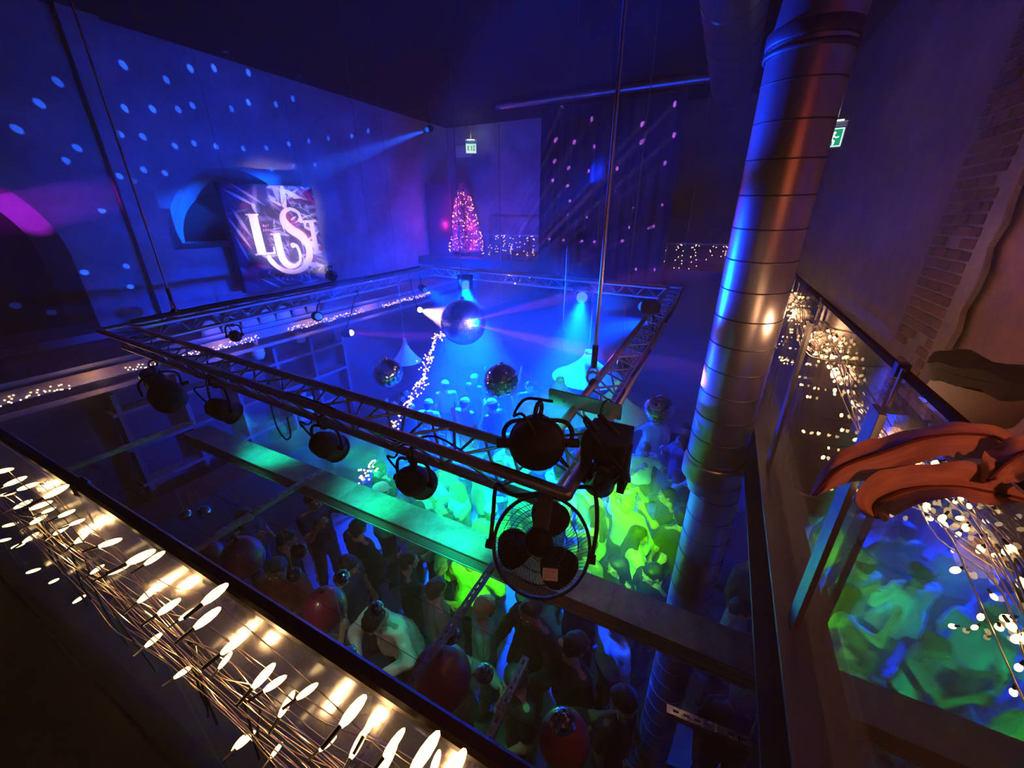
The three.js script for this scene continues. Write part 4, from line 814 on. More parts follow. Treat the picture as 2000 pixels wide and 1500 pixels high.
const runner = (c) => { c.fillStyle = '#0d8f6c'; c.fillRect(0, 0, 160, 160); c.strokeStyle = '#f2fff8'; c.lineWidth = 9; c.strokeRect(6, 6, 148, 148); c.fillStyle = '#f4fffa'; c.beginPath(); c.arc(88, 42, 13, 0, 7); c.fill(); c.lineCap = 'round'; c.lineWidth = 16; c.beginPath(); c.moveTo(84, 60); c.lineTo(74, 96); c.lineTo(98, 112); c.lineTo(94, 138); c.moveTo(74, 96); c.lineTo(54, 116); c.lineTo(32, 118); c.stroke(); c.lineWidth = 11; c.beginPath(); c.moveTo(80, 64); c.lineTo(54, 78); c.lineTo(46, 94); c.moveTo(86, 66); c.lineTo(110, 82); c.lineTo(126, 74); c.stroke(); };
exitSign(onW(1626, 269, 7.5), 0.22, 0.22, camera.position, runner, 'green and white running-man exit sign hanging right of the tall duct', 3);
exitSign(onW(920, 289, 12.9), 0.34, 0.3, camera.position, (c) => { c.fillStyle = '#d8ffe9'; c.fillRect(0, 0, 160, 160); c.fillStyle = '#2c8f69'; c.fillRect(0, 0, 160, 18); c.fillRect(24, 50, 34, 12); c.fillRect(24, 50, 12, 70); c.fillRect(24, 80, 28, 12); c.fillRect(24, 108, 34, 12); c.fillRect(80, 46, 14, 76); c.fillRect(112, 40, 30, 84); c.fillStyle = '#d8ffe9'; c.fillRect(122, 52, 12, 60); }, 'pale green exit sign under a bright lamp on the far wall above the tree', 8);
{
  const c = onW(905, 298, 13.47), o = thing('sign_board', 'plain white board behind the far exit sign', 'board', c);
  obj('panel', box(0.7, 0.3, 0.05, 0, 0, 0, 0.004), M.white, o);
  obj('top_strip', box(0.7, 0.04, 0.08, 0, 0.19, 0, 0.004), M.white, o);
}
// wall-washer at the ceiling on the left
{
  const p = onW(765, 234, 11), o = thing('ceiling_spotlight', 'small white spotlight high on the left wall above the tree', 'spotlight', p);
  obj('housing', put(lathe([[0.001, -0.16], [0.05, -0.15], [0.06, 0], [0.05, 0.005], [0.001, 0]], 14), V(0, 0, 0), new THREE.Quaternion().setFromUnitVectors(Y1, V(0.2, -0.8, 0.5).normalize())), M.white, o);
  obj('lens', ball(0.04, 10, 8), glow(1, 0.85, 0.8, 6), o);
  obj('track', bar(V(-0.5, 0.16, 0), V(0.25, 0.2, 0), 0.02, 6), M.white, o);
  obj('stem', bar(V(0, 0.12, 0), V(0, EYE - TOP - p.y, 0), 0.012, 6), M.white, o);
}
// dark curtain with soft folds on the far wall
{
  const u0 = -4.75, u1 = -1.3, w = 11.05, g = new THREE.PlaneGeometry(u1 - u0, 4.6, 120, 6), p = g.attributes.position;
  for (let i = 0; i < p.count; i++) { const x = p.getX(i); p.setZ(i, 0.05 * Math.sin(x * 17) + 0.03 * Math.sin(x * 7.3 + 1) + 0.01 * Math.sin(x * 41)); }
  g.computeVertexNormals();
  const o = thing('curtain', 'tall dark curtain at the back, sprinkled with violet mirror-ball dots', 'curtain', P((u0 + u1) / 2, w, -2.55));
  obj('cloth', g.translate(0, -2.3, 0), std([0.05, 0.018, 0.04], 0.95, 0, { side: THREE.DoubleSide }), o);
  for (const x of [-1.6, 0, 1.6]) obj('hanger', bar(V(x, 0.02, 0), V(x, -2.55 - TOP, 0), 0.012, 6), M.black, o);
  obj('curtain_rail', bar(V(u0 - (u0 + u1) / 2, 0.02, 0), V(u1 - (u0 + u1) / 2, 0.02, 0), 0.025, 8), M.black, o);
  const d = thing('side_panel', 'plain dark violet panel on the far left wall beside the tree', 'panel', onW(745, 440, 11.9).setX(-8.85));
  obj('panel', box(1.0, 2.6, 0.06, 0, 0, 0, 0.005), std([0.1, 0.03, 0.1], 0.9), d);
}
/* ------------------------------------------------------------------ plant with dried leaves, and planter */
function leaf(spine, width, curl, mat, vein, parent, flip = 1) {
  const cv = new THREE.CatmullRomCurve3(spine), n = 40, m = 8, pos = [], idx = [], uv = [];
  const view = camera.position;
  for (let i = 0; i <= n; i++) {
    const t = i / n, p = cv.getPoint(t), d = cv.getTangent(t), to = view.clone().sub(p).normalize();
    const side = new THREE.Vector3().crossVectors(d, to.clone().multiplyScalar(0.75).add(V(0, 0.55, 0))).normalize(), nor = new THREE.Vector3().crossVectors(side, d).normalize();
    const w = width * Math.pow(Math.sin(Math.PI * Math.min(0.97, 0.04 + t * 0.96)), 0.75) * (0.75 + 0.35 * t);
    for (let j = 0; j <= m; j++) { const s = j / m * 2 - 1, q = p.clone().addScaledVector(side, s * w).addScaledVector(nor, flip * (Math.abs(s) * w * curl + 0.012 * Math.sin(t * 13 + s * 2) * Math.abs(s) + 0.003 * Math.sin(t * 40) * Math.abs(s))); pos.push(q.x, q.y, q.z); uv.push(t, s); }
  }
  for (let i = 0; i < n; i++) for (let j = 0; j < m; j++) { const a = i * (m + 1) + j; idx.push(a, a + 1, a + m + 1, a + 1, a + m + 2, a + m + 1); }
  const g = new THREE.BufferGeometry(); g.setAttribute('position', new THREE.Float32BufferAttribute(pos, 3)); g.setAttribute('uv', new THREE.Float32BufferAttribute(uv, 2)); g.setIndex(idx); g.computeVertexNormals();
  const l = obj('leaf', g, mat, parent);
  obj('midrib', tube(spine.map((p) => p.clone().add(camera.position.clone().sub(p).normalize().multiplyScalar(0.003))), 0.0022, 40, 5), vein, l);
  return l;
}
{
  const o = thing('dried_plant', 'large curled brown dried leaves reaching in from the right edge', 'plant');
  const lm = std([0.72, 0.5, 0.4], 0.7, 0, { side: THREE.DoubleSide, map: plasterMap }), vm = std([0.12, 0.03, 0.015], 0.8);
  const at = (a) => a.map(([x, y, z]) => atDepth(x, y, z));
  leaf(at([[1588, 968, 0.6], [1640, 915, 0.6], [1720, 885, 0.6], [1810, 855, 0.61], [1900, 848, 0.62], [1965, 862, 0.63], [2040, 930, 0.62]]), 0.034, -0.5, lm, vm, o);
  leaf(at([[1712, 1012, 0.58], [1708, 990, 0.58], [1760, 960, 0.57], [1850, 950, 0.57], [1930, 960, 0.58], [2060, 990, 0.59]]), 0.034, 0.6, lm, vm, o);
  leaf(at([[1928, 940, 0.56], [1965, 905, 0.56], [2010, 880, 0.57], [2080, 860, 0.58]]), 0.03, -0.3, lm, vm, o);
  const j = atDepth(2060, 960, 0.6); obj('stem', tube([atDepth(2040, 930, 0.62), j, j.clone().add(V(0.12, -0.5, 0.1)), V(j.x + 0.2, EYE - 1.4, j.z + 0.15)], 0.008, 30, 7), std([0.1, 0.04, 0.02], 0.9), o);
}
{
  const p = onD(1905, 775, 0.62), o = thing('planter', 'round grey planter with a torn dark liner behind the right balustrade', 'planter', V(p.x, EYE - 1.4, p.z));
  const h = p.y - (EYE - 1.4);
  obj('stand', lathe([[0.001, 0], [0.14, 0], [0.14, 0.03], [0.05, 0.05], [0.05, h - 0.12], [0.001, h - 0.12]], 24), M.black, o);
  obj('bowl', lathe([[0.001, h - 0.13], [0.06, h - 0.12], [0.12, h - 0.07], [0.135, h], [0.125, h + 0.055], [0.115, h + 0.055], [0.12, h], [0.001, h]], 32), std([0.16, 0.13, 0.12], 0.8), o);
  const g = new THREE.CylinderGeometry(0.16, 0.125, 0.075, 28, 3, true), q = g.attributes.position; for (let i = 0; i < q.count; i++) { const a = Math.atan2(q.getZ(i), q.getX(i)); q.setY(i, q.getY(i) + 0.016 * Math.sin(a * 3 + 1) + 0.008 * Math.sin(a * 7)); } g.computeVertexNormals();
  obj('liner', [g.translate(0, h + 0.085, 0), new THREE.CircleGeometry(0.15, 28).rotateX(-Math.PI / 2).translate(0, h + 0.1, 0)], std([0.008, 0.006, 0.006], 0.95, 0, { side: THREE.DoubleSide }), o);
}

{  // fitting of the unseen lamp over the foreground guests
  const o = thing('down_light', 'small round down light under the edge of the near balcony', 'lamp', DOWN.clone());
  obj('housing', lathe([[0.001, 0.1], [0.07, 0.1], [0.07, 0.02], [0.064, 0.02], [0.06, 0.03], [0.001, 0.03]], 20), M.black, o);
  obj('lens', new THREE.CylinderGeometry(0.058, 0.058, 0.004, 20).translate(0, 0.024, 0), glow(1, 0.8, 0.6, 3), o);
}
/* ------------------------------------------------------------------ the crowd: bodies meshed from smooth unions of tapered limbs */
// naive surface nets over a distance field
function surface(f, lo, hi, h) {
  const nx = Math.ceil((hi.x - lo.x) / h) + 1, ny = Math.ceil((hi.y - lo.y) / h) + 1, nz = Math.ceil((hi.z - lo.z) / h) + 1;
  const v = new Float32Array(nx * ny * nz), id = new Int32Array(nx * ny * nz).fill(-1), pos = [], idx = [];
  const at = (i, j, k) => i + nx * (j + ny * k);
  for (let k = 0; k < nz; k++) for (let j = 0; j < ny; j++) for (let i = 0; i < nx; i++) v[at(i, j, k)] = f(lo.x + i * h, lo.y + j * h, lo.z + k * h);
  const E = [[0, 1], [2, 3], [4, 5], [6, 7], [0, 2], [1, 3], [4, 6], [5, 7], [0, 4], [1, 5], [2, 6], [3, 7]], c = new Float32Array(8);
  for (let k = 0; k < nz - 1; k++) for (let j = 0; j < ny - 1; j++) for (let i = 0; i < nx - 1; i++) {
    let m = 0;
    for (let q = 0; q < 8; q++) { c[q] = v[at(i + (q & 1), j + ((q >> 1) & 1), k + (q >> 2))]; if (c[q] < 0) m |= 1 << q; }
    if (m === 0 || m === 255) continue;
    let x = 0, y = 0, z = 0, n = 0;
    for (const [a, b] of E) { if (((m >> a) & 1) === ((m >> b) & 1)) continue; const t = c[a] / (c[a] - c[b]); x += (a & 1) + t * ((b & 1) - (a & 1)); y += ((a >> 1) & 1) + t * (((b >> 1) & 1) - ((a >> 1) & 1)); z += (a >> 2) + t * ((b >> 2) - (a >> 2)); n++; }
    id[at(i, j, k)] = pos.length / 3; pos.push(lo.x + (i + x / n) * h, lo.y + (j + y / n) * h, lo.z + (k + z / n) * h);
  }
  const quad = (a, b, d, e, flip) => { if (a < 0 || b < 0 || d < 0 || e < 0) return; if (flip) idx.push(a, e, d, a, d, b); else idx.push(a, b, d, a, d, e); };
  for (let k = 1; k < nz - 1; k++) for (let j = 1; j < ny - 1; j++) for (let i = 1; i < nx - 1; i++) {
    const s = v[at(i, j, k)] < 0;
    if (s !== v[at(i + 1, j, k)] < 0) quad(id[at(i, j - 1, k - 1)], id[at(i, j, k - 1)], id[at(i, j, k)], id[at(i, j - 1, k)], !s);
    if (s !== v[at(i, j + 1, k)] < 0) quad(id[at(i - 1, j, k - 1)], id[at(i - 1, j, k)], id[at(i, j, k)], id[at(i, j, k - 1)], !s);
    if (s !== v[at(i, j, k + 1)] < 0) quad(id[at(i - 1, j - 1, k)], id[at(i, j - 1, k)], id[at(i, j, k)], id[at(i - 1, j, k)], !s);
  }
  const g = new THREE.BufferGeometry(); g.setAttribute('position', new THREE.Float32BufferAttribute(pos, 3)); g.setIndex(idx); g.computeVertexNormals();
  return g;
}
const bone = (a, b, ra, rb = ra) => ({ ax: a.x, ay: a.y, az: a.z, dx: b.x - a.x, dy: b.y - a.y, dz: b.z - a.z, l2: Math.max(1e-9, a.distanceToSquared(b)), ra, rb });
function fieldOf(bones, k, grow = 0) {
  return (x, y, z) => {
    let d = 1e3;
    for (const o of bones) {
      const px = x - o.ax, py = y - o.ay, pz = z - o.az, t = Math.max(0, Math.min(1, (px * o.dx + py * o.dy + pz * o.dz) / o.l2));
      const e = Math.hypot(px - t * o.dx, py - t * o.dy, pz - t * o.dz) - (o.ra + t * (o.rb - o.ra)) - grow;
      const h = Math.max(0, k - Math.abs(d - e)) / k; d = Math.min(d, e) - h * h * k * 0.25;
    }
    return d;
  };
}
function bounds(bones, pad) { const lo = V(9, 9, 9), hi = V(-9, -9, -9); for (const o of bones) for (const t of [0, 1]) { const p = V(o.ax + t * o.dx, o.ay + t * o.dy, o.az + t * o.dz), r = (t ? o.rb : o.ra) + pad; lo.min(p.clone().subScalar(r)); hi.max(p.clone().addScalar(r)); } return [lo, hi]; }
function meshOf(bones, k, cell, grow = 0, cut, wrinkle = 0) {
  const f0 = fieldOf(bones, k, grow), [lo, hi] = bounds(bones, grow + cell * 2 + 0.02);
  const f = (x, y, z) => { let d = f0(x, y, z); if (wrinkle && Math.abs(d) < 0.06) d += wrinkle * Math.sin(y * 46 + 9 * Math.sin(x * 11 + z * 13)) * Math.cos(x * 21 + z * 17 + y * 9); if (cut) d = Math.max(d, cut(x, y, z)); return d; };
  return surface(f, lo, hi, cell);
}
const SKIN = [std([0.55, 0.33, 0.24], 0.55), std([0.46, 0.27, 0.19], 0.55), std([0.3, 0.16, 0.1], 0.55)];
const HAIR = { dark: std([0.02, 0.014, 0.011], 0.5), brown: std([0.07, 0.038, 0.02], 0.5), fair: std([0.35, 0.24, 0.12], 0.55) };
const CLOTH = { black: std([0.018, 0.018, 0.021], 0.85), navy: std([0.025, 0.03, 0.05], 0.85), grey: std([0.2, 0.2, 0.21], 0.9), white: std([0.72, 0.71, 0.68], 0.9), pale: std([0.5, 0.52, 0.5], 0.9), lime: std([0.62, 0.78, 0.16], 0.85), red: std([0.22, 0.03, 0.03], 0.85), teal: std([0.12, 0.3, 0.28], 0.85), denim: std([0.05, 0.07, 0.12], 0.9), cream: std([0.6, 0.55, 0.44], 0.9) };
const stripes = (() => { const cv = document.createElement('canvas'); cv.width = cv.height = 64; const c = cv.getContext('2d'); c.fillStyle = '#e8ece6'; c.fillRect(0, 0, 64, 64); c.fillStyle = '#0d1012'; for (let i = 0; i < 4; i++) c.fillRect(0, i * 16, 64, 8); const t = new THREE.CanvasTexture(cv); t.colorSpace = THREE.SRGBColorSpace; t.wrapS = t.wrapT = THREE.RepeatWrapping; t.repeat.set(1, 4); return std(0xffffff, 0.9, 0, { map: t }); })();

// pose: lean (rad, forward), twist, head [yaw, pitch], armL / armR = [direction of upper arm, direction of forearm, curl of fingers], legs, and what is worn
function figure(name, label, o) {
  const root = thing(name, label, 'person', V(0, 0, 0), 0, o.group);
  const hipY = o.kneel ?? 0.94, lean = o.lean ?? 0, tw = o.twist ?? 0, hy = hipY + 0.02;
  const up = (x, y, z) => { const c = Math.cos(lean), s = Math.sin(lean), C = Math.cos(tw), S = Math.sin(tw), X = x * C + z * S, Z = -x * S + z * C; return V(X, hy + y * c - Z * s, y * s + Z * c + (o.shift ?? 0)); };
  const shL = up(0.185, 0.46, -0.01), shR = up(-0.185, 0.46, -0.01), neck = up(0, 0.5, -0.015);
  const hd = o.head ?? [0, 0.1], headC = neck.clone().add(up(0, 0.145 + 0.5, 0.03).sub(up(0, 0.5, -0.015)));
  const hrot = new THREE.Quaternion().setFromEuler(new THREE.Euler((hd[1] ?? 0) + lean * 0.7, hd[0] + tw, hd[2] ?? 0, 'YXZ')), H = (x, y, z) => V(x, y, z).applyQuaternion(hrot).add(headC);
  const arm = (sh, a, side) => { const e = sh.clone().addScaledVector(V(...a[0]).normalize(), 0.285), w = e.clone().addScaledVector(V(...a[1]).normalize(), 0.25); return { sh, e, w, d: V(...a[1]).normalize(), side, curl: a[2] ?? 0.5 }; };
  const arms = [arm(shL, o.armL ?? [[0.25, -1, 0.05], [0.05, -1, 0.3]], 1), arm(shR, o.armR ?? [[-0.25, -1, 0.05], [-0.05, -1, 0.3]], -1)];
  const st = o.step ?? 0.04, wide = o.wide ?? 0.11;
  const legs = [1, -1].map((s) => { const hip = V(s * 0.085, hipY, 0), ank = V(s * wide, 0.085, s * st), knee = hip.clone().lerp(ank, 0.49).add(V(s * 0.012, 0, 0.03 + (o.bend ?? 0))); return { hip, knee, ank, toe: ank.clone().add(V(s * 0.035, -0.04, 0.15)), heel: ank.clone().add(V(0, -0.045, -0.04)) }; });
  const fem = o.female ? 1 : 0, torsoB = (k) => [bone(up(0.06, 0.03, 0), up(0.05, 0.22, 0.005), 0.112 * k + 0.006 * fem, 0.098 * k), bone(up(-0.06, 0.03, 0), up(-0.05, 0.22, 0.005), 0.112 * k + 0.006 * fem, 0.098 * k), bone(up(0.05, 0.22, 0), up(0.075, 0.39, 0), 0.098 * k, 0.104 * k), bone(up(-0.05, 0.22, 0), up(-0.075, 0.39, 0), 0.098 * k, 0.104 * k), bone(up(0.14, 0.46, -0.01), up(-0.14, 0.46, -0.01), 0.062 * k), ...(fem ? [bone(up(0.075, 0.34, 0.07), up(0.07, 0.335, 0.075), 0.058 * k), bone(up(-0.075, 0.34, 0.07), up(-0.07, 0.335, 0.075), 0.058 * k)] : [])];
  const armB = (a, k) => [bone(a.sh, a.e, 0.052 * k, 0.042 * k), bone(a.e, a.w, 0.041 * k, 0.027 * k)];
  const legB = (l, k) => [bone(l.hip, l.knee, 0.088 * k, 0.058 * k), bone(l.knee, l.knee.clone().lerp(l.ank, 0.35).add(V(0, 0, -0.012)), 0.056 * k, 0.056 * k), bone(l.knee.clone().lerp(l.ank, 0.35), l.ank, 0.054 * k, 0.036 * k)];
  const skinB = [...torsoB(0.94), bone(neck.clone().lerp(up(0, 0.4, 0), 0.3), H(0, -0.07, -0.02), 0.058, 0.05), ...arms.flatMap((a) => armB(a, 1)), ...legs.flatMap((l) => [...legB(l, 0.94), bone(l.heel, l.toe, 0.034, 0.026)])];
  const gs = [clean(meshOf(skinB, 0.045, 0.024))];
  // head: cranium, jaw, nose, brow, ears, on a finer grid
  const headB = [bone(H(0, 0.035, 0.018), H(0, 0.03, -0.028), 0.078, 0.084), bone(H(0, -0.03, 0.035), H(0, 0.01, 0.02), 0.058, 0.07), bone(H(0.022, -0.075, 0.052), H(-0.022, -0.075, 0.052), 0.026), bone(H(0, -0.085, 0.065), H(0, -0.083, 0.062), 0.018), bone(H(0, 0.012, 0.098), H(0, -0.026, 0.113), 0.008, 0.0145), bone(H(0.04, 0.03, 0.082), H(-0.04, 0.03, 0.082), 0.012), bone(H(0.02, -0.052, 0.087), H(-0.02, -0.052, 0.087), 0.0095), bone(H(0.079, 0.012, -0.005), H(0.083, -0.022, -0.004), 0.016, 0.011), bone(H(-0.079, 0.012, -0.005), H(-0.083, -0.022, -0.004), 0.016, 0.011), bone(H(0, -0.06, -0.02), H(0, -0.12, -0.03), 0.052, 0.054)];
  const eyeS = [H(0.033, 0.008, 0.098), H(-0.033, 0.008, 0.098)];
  gs.push(clean(meshOf(headB, 0.022, 0.0085, 0, (x, y, z) => { let c = -1; for (const e of eyeS) c = Math.max(c, 0.0135 - Math.hypot(x - e.x, y - e.y, z - e.z)); return c; })));
  // hands: palm, four fingers of unequal length with bent knuckles, thumb from the side of the palm
  for (const a of arms) {
    const d = a.d, inw = V(-a.side, 0, 0.15).addScaledVector(d, -d.dot(V(-a.side, 0, 0.15))).normalize(), lat = new THREE.Vector3().crossVectors(d, inw).normalize().multiplyScalar(a.side), hb = [];
    const q = (u, v, n) => a.w.clone().addScaledVector(d, u).addScaledVector(lat, v).addScaledVector(inw, n);
    for (const v of [-0.026, 0, 0.026]) hb.push(bone(q(0.0, v * 0.6, 0), q(0.085, v, 0), 0.016, 0.013));
    [[-0.033, 0.06], [-0.011, 0.078], [0.011, 0.083], [0.032, 0.072]].forEach(([v, L], i) => { const c = a.curl + i * 0.05, k1 = q(0.085 + L * 0.5 * Math.cos(c * 0.6), v * 1.1, L * 0.5 * Math.sin(c * 0.6)), k2 = k1.clone().addScaledVector(d, L * 0.55 * Math.cos(c * 1.7)).addScaledVector(inw, L * 0.55 * Math.sin(c * 1.7)); hb.push(bone(q(0.08, v, 0), k1, 0.0098, 0.009), bone(k1, k2, 0.009, 0.0075)); });
    hb.push(bone(q(0.02, 0.028, 0.006), q(0.055, 0.056, 0.016), 0.014, 0.011), bone(q(0.055, 0.056, 0.016), q(0.088, 0.062, 0.03), 0.0105, 0.008));
    hb.push(bone(a.w.clone().addScaledVector(d, -0.04), a.w, 0.029, 0.025));
    gs.push(clean(meshOf(hb, 0.009, 0.0065)));
  }
  obj('body', gs, o.skin ?? SKIN[0], root);
  const eye = (e) => { const p = e.clone().add(headC.clone().sub(e).multiplyScalar(0.06)); return new THREE.SphereGeometry(0.0125, 8, 6).translate(p.x, p.y, p.z); };
  for (const e of eyeS) obj('eye', eye(e), M.white, root);
  // clothes
  const sl = o.sleeve ?? 1;                            // 0 none, 0.5 short, 1 long
  const topB = [...torsoB(1)];
  for (const a of arms) { if (sl >= 0.5) topB.push(bone(a.sh, sl >= 1 ? a.e : a.sh.clone().lerp(a.e, 0.62), 0.056, 0.05)); if (sl >= 1) topB.push(bone(a.e, a.w.clone().lerp(a.e, 0.08), 0.047, 0.034)); }
  const hem = o.hem ?? hipY - 0.06;
  if (o.loose) topB.push(bone(up(0.06, 0.1, 0), V(0.1, hem, 0.02), 0.13, 0.15), bone(up(-0.06, 0.1, 0), V(-0.1, hem, 0.02), 0.13, 0.15));
  const neckY = up(0, 0.505, 0).y, nd = up(0, 1, 0).sub(up(0, 0, 0)), n0 = up(0, 0.515, 0);
  obj(o.topName ?? 'shirt', meshOf(topB, 0.045, 0.02, 0.014, (x, y, z) => Math.max(hem - y - 0.02 * Math.sin(x * 30 + z * 20) * (o.loose ? 1 : 0.2), (x - n0.x) * nd.x + (y - n0.y) * nd.y + (z - n0.z) * nd.z), o.loose ? 0.009 : 0.005), o.top ?? CLOTH.black, root);
  if (o.skirt) { const sk = [bone(V(0.05, hipY, 0), V(0.09, o.skirt, 0), 0.12, 0.15), bone(V(-0.05, hipY, 0), V(-0.09, o.skirt, 0), 0.12, 0.15)]; obj('skirt', meshOf(sk, 0.06, 0.024, 0.012, (x, y) => Math.max(o.skirt - y, y - hipY - 0.1), 0.008), o.bottom ?? CLOTH.black, root); }
  else obj('trousers', meshOf([bone(V(0.05, hipY, 0), V(-0.05, hipY, 0), 0.118), ...legs.flatMap((l) => legB(l, 1.04))], 0.04, 0.024, 0.012, (x, y) => Math.max(0.1 - y, y - hipY - 0.1), 0.004), o.bottom ?? CLOTH.black, root);
  obj('shoes', legs.map((l) => clean(meshOf([bone(l.heel, l.toe, 0.044, 0.034), bone(l.ank, l.heel, 0.042, 0.04)], 0.03, 0.016, 0.004, (x, y) => 0.004 - y))), o.shoes ?? CLOTH.black, root);
  // hair
  const hs = o.hair ?? 'short', face = (x, y, z) => { const p = V(x, y, z).sub(headC).applyQuaternion(hrot.clone().invert()); return Math.max(p.z - 0.052 - Math.max(0, p.y - 0.045) * 1.1, hs === 'short' ? -p.y - 0.055 - Math.max(0, -p.z) * 0.4 : -9); };
  const hb = [bone(H(0, 0.045, 0.008), H(0, 0.035, -0.035), 0.087, 0.092), bone(H(0, 0, -0.05), H(0, -0.04, -0.05), 0.07, 0.06)];
  if (hs === 'long') hb.push(bone(H(0.03, 0, -0.05), up(0.05, 0.36, -0.12), 0.065, 0.045), bone(H(-0.03, 0, -0.05), up(-0.05, 0.36, -0.12), 0.065, 0.045), bone(H(0.07, 0, -0.01), up(0.1, 0.42, 0.0), 0.035, 0.03), bone(H(-0.07, 0, -0.01), up(-0.1, 0.42, 0.0), 0.035, 0.03));
  if (hs === 'bun') hb.push(bone(H(0, 0.1, -0.07), H(0, 0.12, -0.075), 0.045));
  if (hs === 'tail') hb.push(bone(H(0, 0.06, -0.1), H(0, -0.12, -0.14), 0.035, 0.02));
  if (hs !== 'bald') obj('hair', meshOf(hb, 0.025, 0.012, 0, face, 0.005), o.hairMat ?? HAIR.dark, root);
  if (hs === 'cap' || o.cap) obj('cap', [clean(meshOf([bone(H(0, 0.06, 0.01), H(0, 0.055, -0.03), 0.09, 0.092)], 0.02, 0.012, 0.004, (x, y, z) => { const p = V(x, y, z).sub(headC).applyQuaternion(hrot.clone().invert()); return 0.05 - p.y; })), clean(meshOf([bone(H(0.03, 0.056, 0.1), H(-0.03, 0.056, 0.1), 0.012), bone(H(0.03, 0.05, 0.14), H(-0.03, 0.05, 0.14), 0.009)], 0.05, 0.01))], o.cap ?? CLOTH.white, root);
  root.userData.grip = arms.map((a) => a.w.clone().addScaledVector(a.d, 0.09)); root.userData.headAt = headC.clone();
  return root;
}
// puts a figure so that its head is seen at a pixel; turn: 0 faces the camera side of the room (+z)
function standAt(f, x, y, turn, s = 1) {
  const h = f.userData.headAt, p = onD(x, y, FLOOR - h.y * s), c = Math.cos(turn), S = Math.sin(turn);
  f.scale.setScalar(s); f.rotation.y = turn;
  f.position.set(p.x - (h.x * c + h.z * S) * s, 0, p.z - (-h.x * S + h.z * c) * s);
  return f;
}
const P_ = {};
// prototypes: each is one of the people one can tell apart in the photograph
P_.white = standAt(figure('person', 'guest in white shirt with bowed dark head leaning over a table, below the centre', { lean: 0.42, head: [0, 0.5], armL: [[0.55, -0.85, 0.35], [-0.75, -0.35, 0.7]], armR: [[-0.55, -0.85, 0.35], [0.75, -0.3, 0.7]], top: CLOTH.white, loose: true, hair: 'short', hem: 0.84 }), 731, 1212, 0.05, 1.05);
P_.lime = standAt(figure('person', 'woman in bright lime top seen from behind at the end of the cyan beam', { female: true, armL: [[0.5, -0.9, 0.25], [-0.2, -0.6, 0.8]], armR: [[-0.5, -0.9, 0.25], [0.2, -0.6, 0.8]], top: CLOTH.lime, loose: true, hem: 0.8, hair: 'bun', hairMat: HAIR.brown, head: [0, 0.2] }), 922, 1086, Math.PI + 0.15, 1.02);
P_.jacket = standAt(figure('person', 'man in dark jacket seen from behind, one arm bent up, below the beam', { head: [0.15, 0.1], armL: [[0.6, -0.6, 0.5], [-0.2, 0.5, 0.85], 0.6], armR: [[-0.4, -0.9, 0.2], [0.1, -0.4, 0.9]], top: CLOTH.black, hem: 0.8, loose: true }), 701, 1030, Math.PI - 0.1, 1.03);
P_.grey = standAt(figure('person', 'person in grey top with a flower at the collar beside the slotted rail', { head: [0.2, 0.25], top: CLOTH.grey, hair: 'short', hairMat: HAIR.brown, sleeve: 0.5, armL: [[0.3, -1, 0.2], [-0.3, -0.5, 0.8]] }), 853, 1150, Math.PI - 0.5, 1);
P_.woman = standAt(figure('person', 'woman with long dark hair and a hand at her mouth, left of the tall duct', { female: true, hair: 'long', head: [-0.2, 0.2], top: CLOTH.black, sleeve: 0.5, armR: [[-0.35, -0.75, 0.5], [0.35, 0.75, 0.5], 0.9], armL: [[0.3, -1, 0.1], [-0.2, -0.6, 0.7]] }), 1207, 1108, -0.75, 1);
P_.man = standAt(figure('person', 'short-haired man in black looking down left, beside the tall duct', { head: [-0.15, 0.35], top: CLOTH.black, sleeve: 0.5 }), 1275, 1122, -0.75, 1.02);
P_.stripe = standAt(figure('person', 'person in striped top just right of the fan', { head: [0, 0.1], top: stripes, sleeve: 0.5, hair: 'tail', hairMat: HAIR.brown, female: true }), 1152, 1068, 2.6, 1);
P_.arm = standAt(figure('person', 'dancer with one arm thrown up high, bright green, right of the moving-head lamp', { head: [0.1, -0.1], top: CLOTH.pale, sleeve: 1, armR: [[-0.2, 0.9, 0.2], [0.12, 1, 0.1], 0.2], armL: [[0.6, -0.6, 0.3], [0.2, 0.2, 0.9]], hair: 'tail', hairMat: HAIR.fair, female: true }), 1225, 985, -0.3, 1.02);
P_.photo = standAt(figure('person', 'dancer in dark top holding both hands up as if taking a photograph, by the duct', { head: [0, 0], top: CLOTH.navy, sleeve: 0.5, armL: [[0.3, -0.4, 0.8], [-0.25, 0.75, 0.5], 0.9], armR: [[-0.3, -0.4, 0.8], [0.25, 0.75, 0.5], 0.9] }), 1302, 968, -1.2, 1);
P_.cap = standAt(figure('person', 'person in a pale cap standing close behind the cyan beam', { head: [0, 0.3], top: CLOTH.teal, cap: CLOTH.white, hair: 'short', sleeve: 0.5 }), 744, 962, 2.9, 1.03);
P_.face = standAt(figure('person', 'person with slicked hair and lit face behind the pale cap', { head: [0.1, 0.15], top: CLOTH.black, sleeve: 0.5, hairMat: HAIR.brown }), 742, 918, -0.2, 1);
P_.clap = standAt(figure('person', 'dancer clapping raised hands behind the right end of the cyan beam', { head: [0, 0.1], top: CLOTH.pale, sleeve: 0, female: true, hair: 'long', hairMat: HAIR.fair, armL: [[0.25, -0.35, 0.8], [-0.3, 0.8, 0.35], 0.15], armR: [[-0.25, -0.35, 0.8], [0.3, 0.8, 0.35], 0.15] }), 893, 960, -0.4, 1.02);
